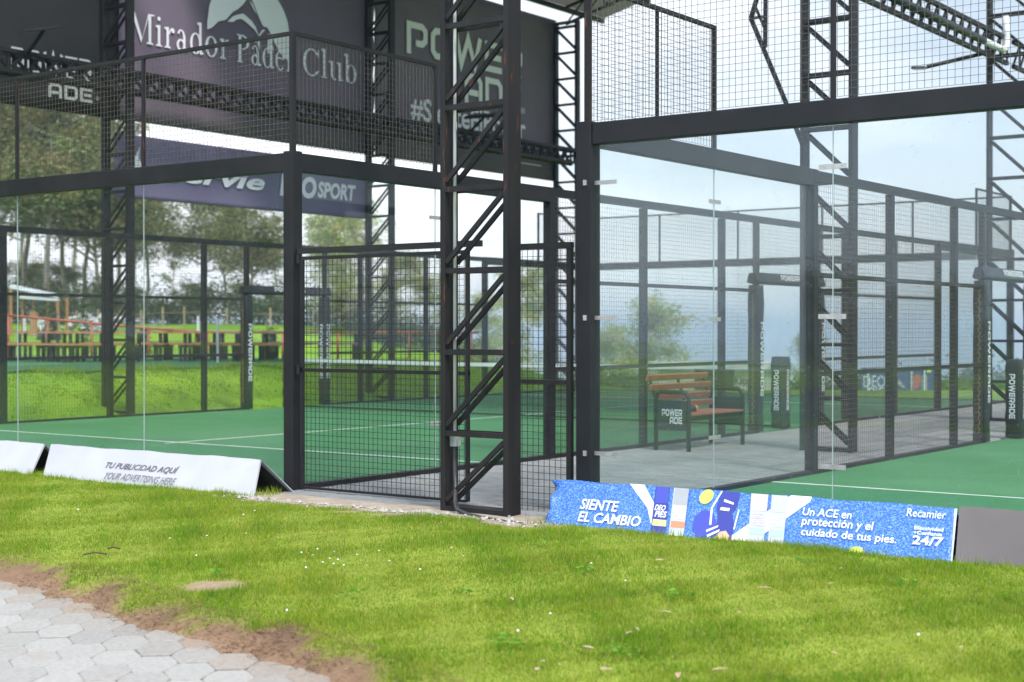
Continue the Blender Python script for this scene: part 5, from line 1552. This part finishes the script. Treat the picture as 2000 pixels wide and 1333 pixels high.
slab(MB(), -.15, wid+.15, -.25, 2.6, zt+.002, zt+.10).build('roof', M['concrete'], t)
slab(MB(), 72*px2, 148*px2, -.04, -.004, pk(1400, 772)[2], pk(1400, 722)[2]).build('opening', M['black_cloth'], t)
mb = MB(); pl = Plane((k0[0], k0[1], 0), xd, (0,0,1)); put_text(mb, pl, 'Kios', 150*px2, 181*px2, pk(1400, 752)[2], pk(1400, 735)[2], bold=.01, lift=.02); mb.build('lettering', M['ink_black'], t)
D = 48
k0, k1 = pk(1683, 770), pk(1832, 770); xd = (k1-k0); wid = np.linalg.norm(xd); xd /= wid; yd = np.array((-xd[1], xd[0], 0))
t = thing('billboard', 'far blue billboard with pale lettering before the hedge', 'billboard', tuple(k0 - [0, 0, .9]))
slab(MB(), 0, wid, 0, .04, pk(1700, 775)[2], pk(1700, 719)[2]).build('panel', M['ink_darkblue'], t)
pl = Plane((k0[0], k0[1], 0), xd, (0,0,1)); kk = wid/149
Z_ = lambda py: pk(1700, py)[2]
mb = MB(); put_text(mb, pl, 'DEO', 4*kk, 46*kk, Z_(757), Z_(734), lift=.01); mb.build('lettering', M['ink_pale'], t); mb = MB(); put_text(mb, pl, 'PIES', 14*kk, 56*kk, Z_(774), Z_(757), lift=.01); mb.build('lettering', M['ink_pale'], t)
mb = MB(); put_poly(mb, pl, [(70*kk, Z_(750)), (72*kk, Z_(740)), (86*kk, Z_(758)), (80*kk, Z_(758))], .01); mb.build('white_band', M['ink_silver'], t)
mb = MB(); put_poly(mb, pl, [(a*kk, Z_(b)) for a, b in ((101,760),(101,735),(105,731),(111,731),(115,736),(115,750),(108,762))], .01); mb.build('red_shoe', M['ink_red'], t)
mb = MB(); put_poly(mb, pl, [(a*kk, Z_(b)) for a, b in ((117,765),(117,733),(128,733),(128,765))], .01); mb.build('pale_can', M['ink_silver'], t)
mb = MB(); put_poly(mb, pl, [((131+5*math.cos(R(a)))*kk, Z_(724+4.5*math.sin(R(a)))) for a in range(0, 360, 30)][::-1], .01); mb.build('ball', M['ink_yellow'], t)
for s_ in (12, 55, 97, 122):
    p = k0 + xd*s_*kk - yd*.05; MB().tube([(p[0], p[1], -2.2), (p[0], p[1], Z_(722))], .03, 6).build('leg', M['white_paint'], t)

# ------------------------------------------------------------------ small litter on the lawn
def ground_at(px, py):
    for z in (-.02, -.05, -.08, -.11, -.14):
        tt = (CAM[2]-z)/((py-644.8)/2898); x = (px-1000)/2898*tt; u, v = cam_uv(x, tt)
        zz = float(lawn_z(np.array([u]), np.array([v]))[0])
        if zz >= z - .02: return float(u), float(v), zz
    return float(u), float(v), zz
pt = None
def leaf_on(px, py, ln, rot):
    global pt
    u, v, z = ground_at(px, py)
    if pt is None:
        P = []; 
        for i in range(9):
            q = i/8; w = .17*math.sin(math.pi*q**.8)*(1 - .3*q); P += [(q-.5, -w, .06*math.sin(q*3)+.05*abs(w)), (q-.5, 0, .04*math.sin(q*3)), (q-.5, w, .06*math.sin(q*3)+.12*abs(w))]
        me = bpy.data.meshes.new('fallen_leaf'); me.from_pydata(P, [], [(i*3+k, i*3+k+3, i*3+k+4, i*3+k+1) for i in range(8) for k in range(2)]); me.materials.append(M['dry_leaf'])
        pt = me
    o = bpy.data.objects.new('fallen_leaf', pt); C.objects.link(o); o.location = (u, v, z+.035); o.scale = (ln, ln, ln); o.rotation_euler = (random.uniform(-.2, .2), random.uniform(-.2, .2), rot)
    tag(o, 'curled dry brown leaf lying on the lawn', 'leaf', 'dry leaves fallen on the lawn')
for px, py, ln in ((1290,1108,.075),(1495,1156,.10),(1627,1152,.06),(1300,1213,.09),(1447,1205,.07),(1145,1278,.10),(1245,1238,.06),(1060,1300,.06),(1092,1306,.05),(1180,1315,.07),(1410,1322,.10),(1325,1330,.09),(1050,1328,.07),(1185,1330,.06),
                   (1482,1262,.05),(1630,1283,.05),(1445,1051,.06),(1645,1126,.06),(1910,1172,.08),(1230,1255,.05),(1290,1258,.05),(1880,880+400,.05),(882,1080,.06),(715,1110,.05),(1000,1180,.05),(1760,1310,.05)):
    leaf_on(px, py, ln, random.uniform(0, 6.28))
for k, (px, py, ln, a) in enumerate(((185,1095,.16,.6),(222,1079,.10,.2))):
    u, v, z = ground_at(px, py)
    o = MB().tube([(u-ln/2*math.cos(a), v-ln/2*math.sin(a), z+.03), (u, v, z+.045), (u+ln/2*math.cos(a), v+ln/2*math.sin(a), z+.035)], .006, 6).build('twig', M['twig'], None, origin=(u, v, z))
    tag(o, ('longer dark twig lying in the grass above the path', 'shorter brown twig in the grass above the path')[k], 'twig')
fm = None
for px, py in ((152,1007),(404,1054),(383,1092),(480,1053),(497,1009),(475,1016),(331,1065),(620,1081),(652,1086),(588,1095),(643,1106),(660,1108),(651,1115),(630,1112),(597,1120),(671,1118),(697,1092),(560,1198),(610,1100),(1222,1148),(1075,1206),(1795,1247),(1012,1245),(1155,1110),(905,1103),(760,1105),(820,1120),(740,1088)):
    u, v, z = ground_at(px, py)
    if fm is None:
        mb = MB()
        for k in range(7):
            a = k*.9; mb.add([(0,0,.0), (math.cos(a)*.012, math.sin(a)*.012, .004), (math.cos(a+.35)*.014, math.sin(a+.35)*.014, .006), (math.cos(a+.7)*.012, math.sin(a+.7)*.012, .004)], [(0,1,2,3)])
        fm = bpy.data.meshes.new('clover_flower'); fm.from_pydata(np.concatenate(mb.v).tolist(), [], mb.f); fm.materials.append(M['flower'])
    o = bpy.data.objects.new('clover_flower', fm); C.objects.link(o); o.scale = (.5,)*3; o.location = (u, v, z+.034); o.rotation_euler = (random.uniform(-.4,.4)+.5, random.uniform(-.3,.3), YAW)
    tag(o, 'small white clover flower in the lawn', 'flower', 'white flowers in the lawn')

# ------------------------------------------------------------------ the air
hz = bpy.data.materials.new('haze'); hz.use_nodes = True
ht = hz.node_tree; ht.nodes.clear()
ho = ht.nodes.new('ShaderNodeOutputMaterial'); hv = ht.nodes.new('ShaderNodeVolumePrincipled')
hv.inputs['Color'].default_value = (.66, .80, .95, 1); hv.inputs['Density'].default_value = 4e-4; hv.inputs['Anisotropy'].default_value = .2
ht.links.new(hv.outputs[0], ho.inputs['Volume'])
o = MB().box((-5800, -5800, -175), (5800, 5800, 32)).build('haze', hz); o['kind'] = 'stuff'
tag(o, 'thin pale haze over the valley', 'haze')

# leafy weeds in the turf
for k, (px, py, n_, r_) in enumerate(((1770,1150,26,.09),(1140,1115,20,.07),(690,1170,24,.08),(1060,1075,18,.06),(1575,1112,18,.06),(1330,1172,26,.09),(905,1165,20,.07),(1215,1280,30,.10),(985,1262,28,.10),(430,1130,18,.07))):
    u, v, z = ground_at(px, py)
    a = RNG.uniform(0, 6.28, n_); q = RNG.uniform(.2, 1, n_)*r_
    VL, CL = [], []
    leaf_quads(VL, CL, np.c_[np.cos(a)*q, np.sin(a)*q, .02 + RNG.uniform(0, .03, n_)], .042, np.array([.15,.33,.03]), droop=.3, aspect=.38)
    me = leaf_mesh('weed', VL, CL); o = bpy.data.objects.new('weed', me); C.objects.link(o); o.location = (u, v, z)
    tag(o, 'low leafy weed rosette growing in the lawn', 'weed', 'weeds growing in the lawn')
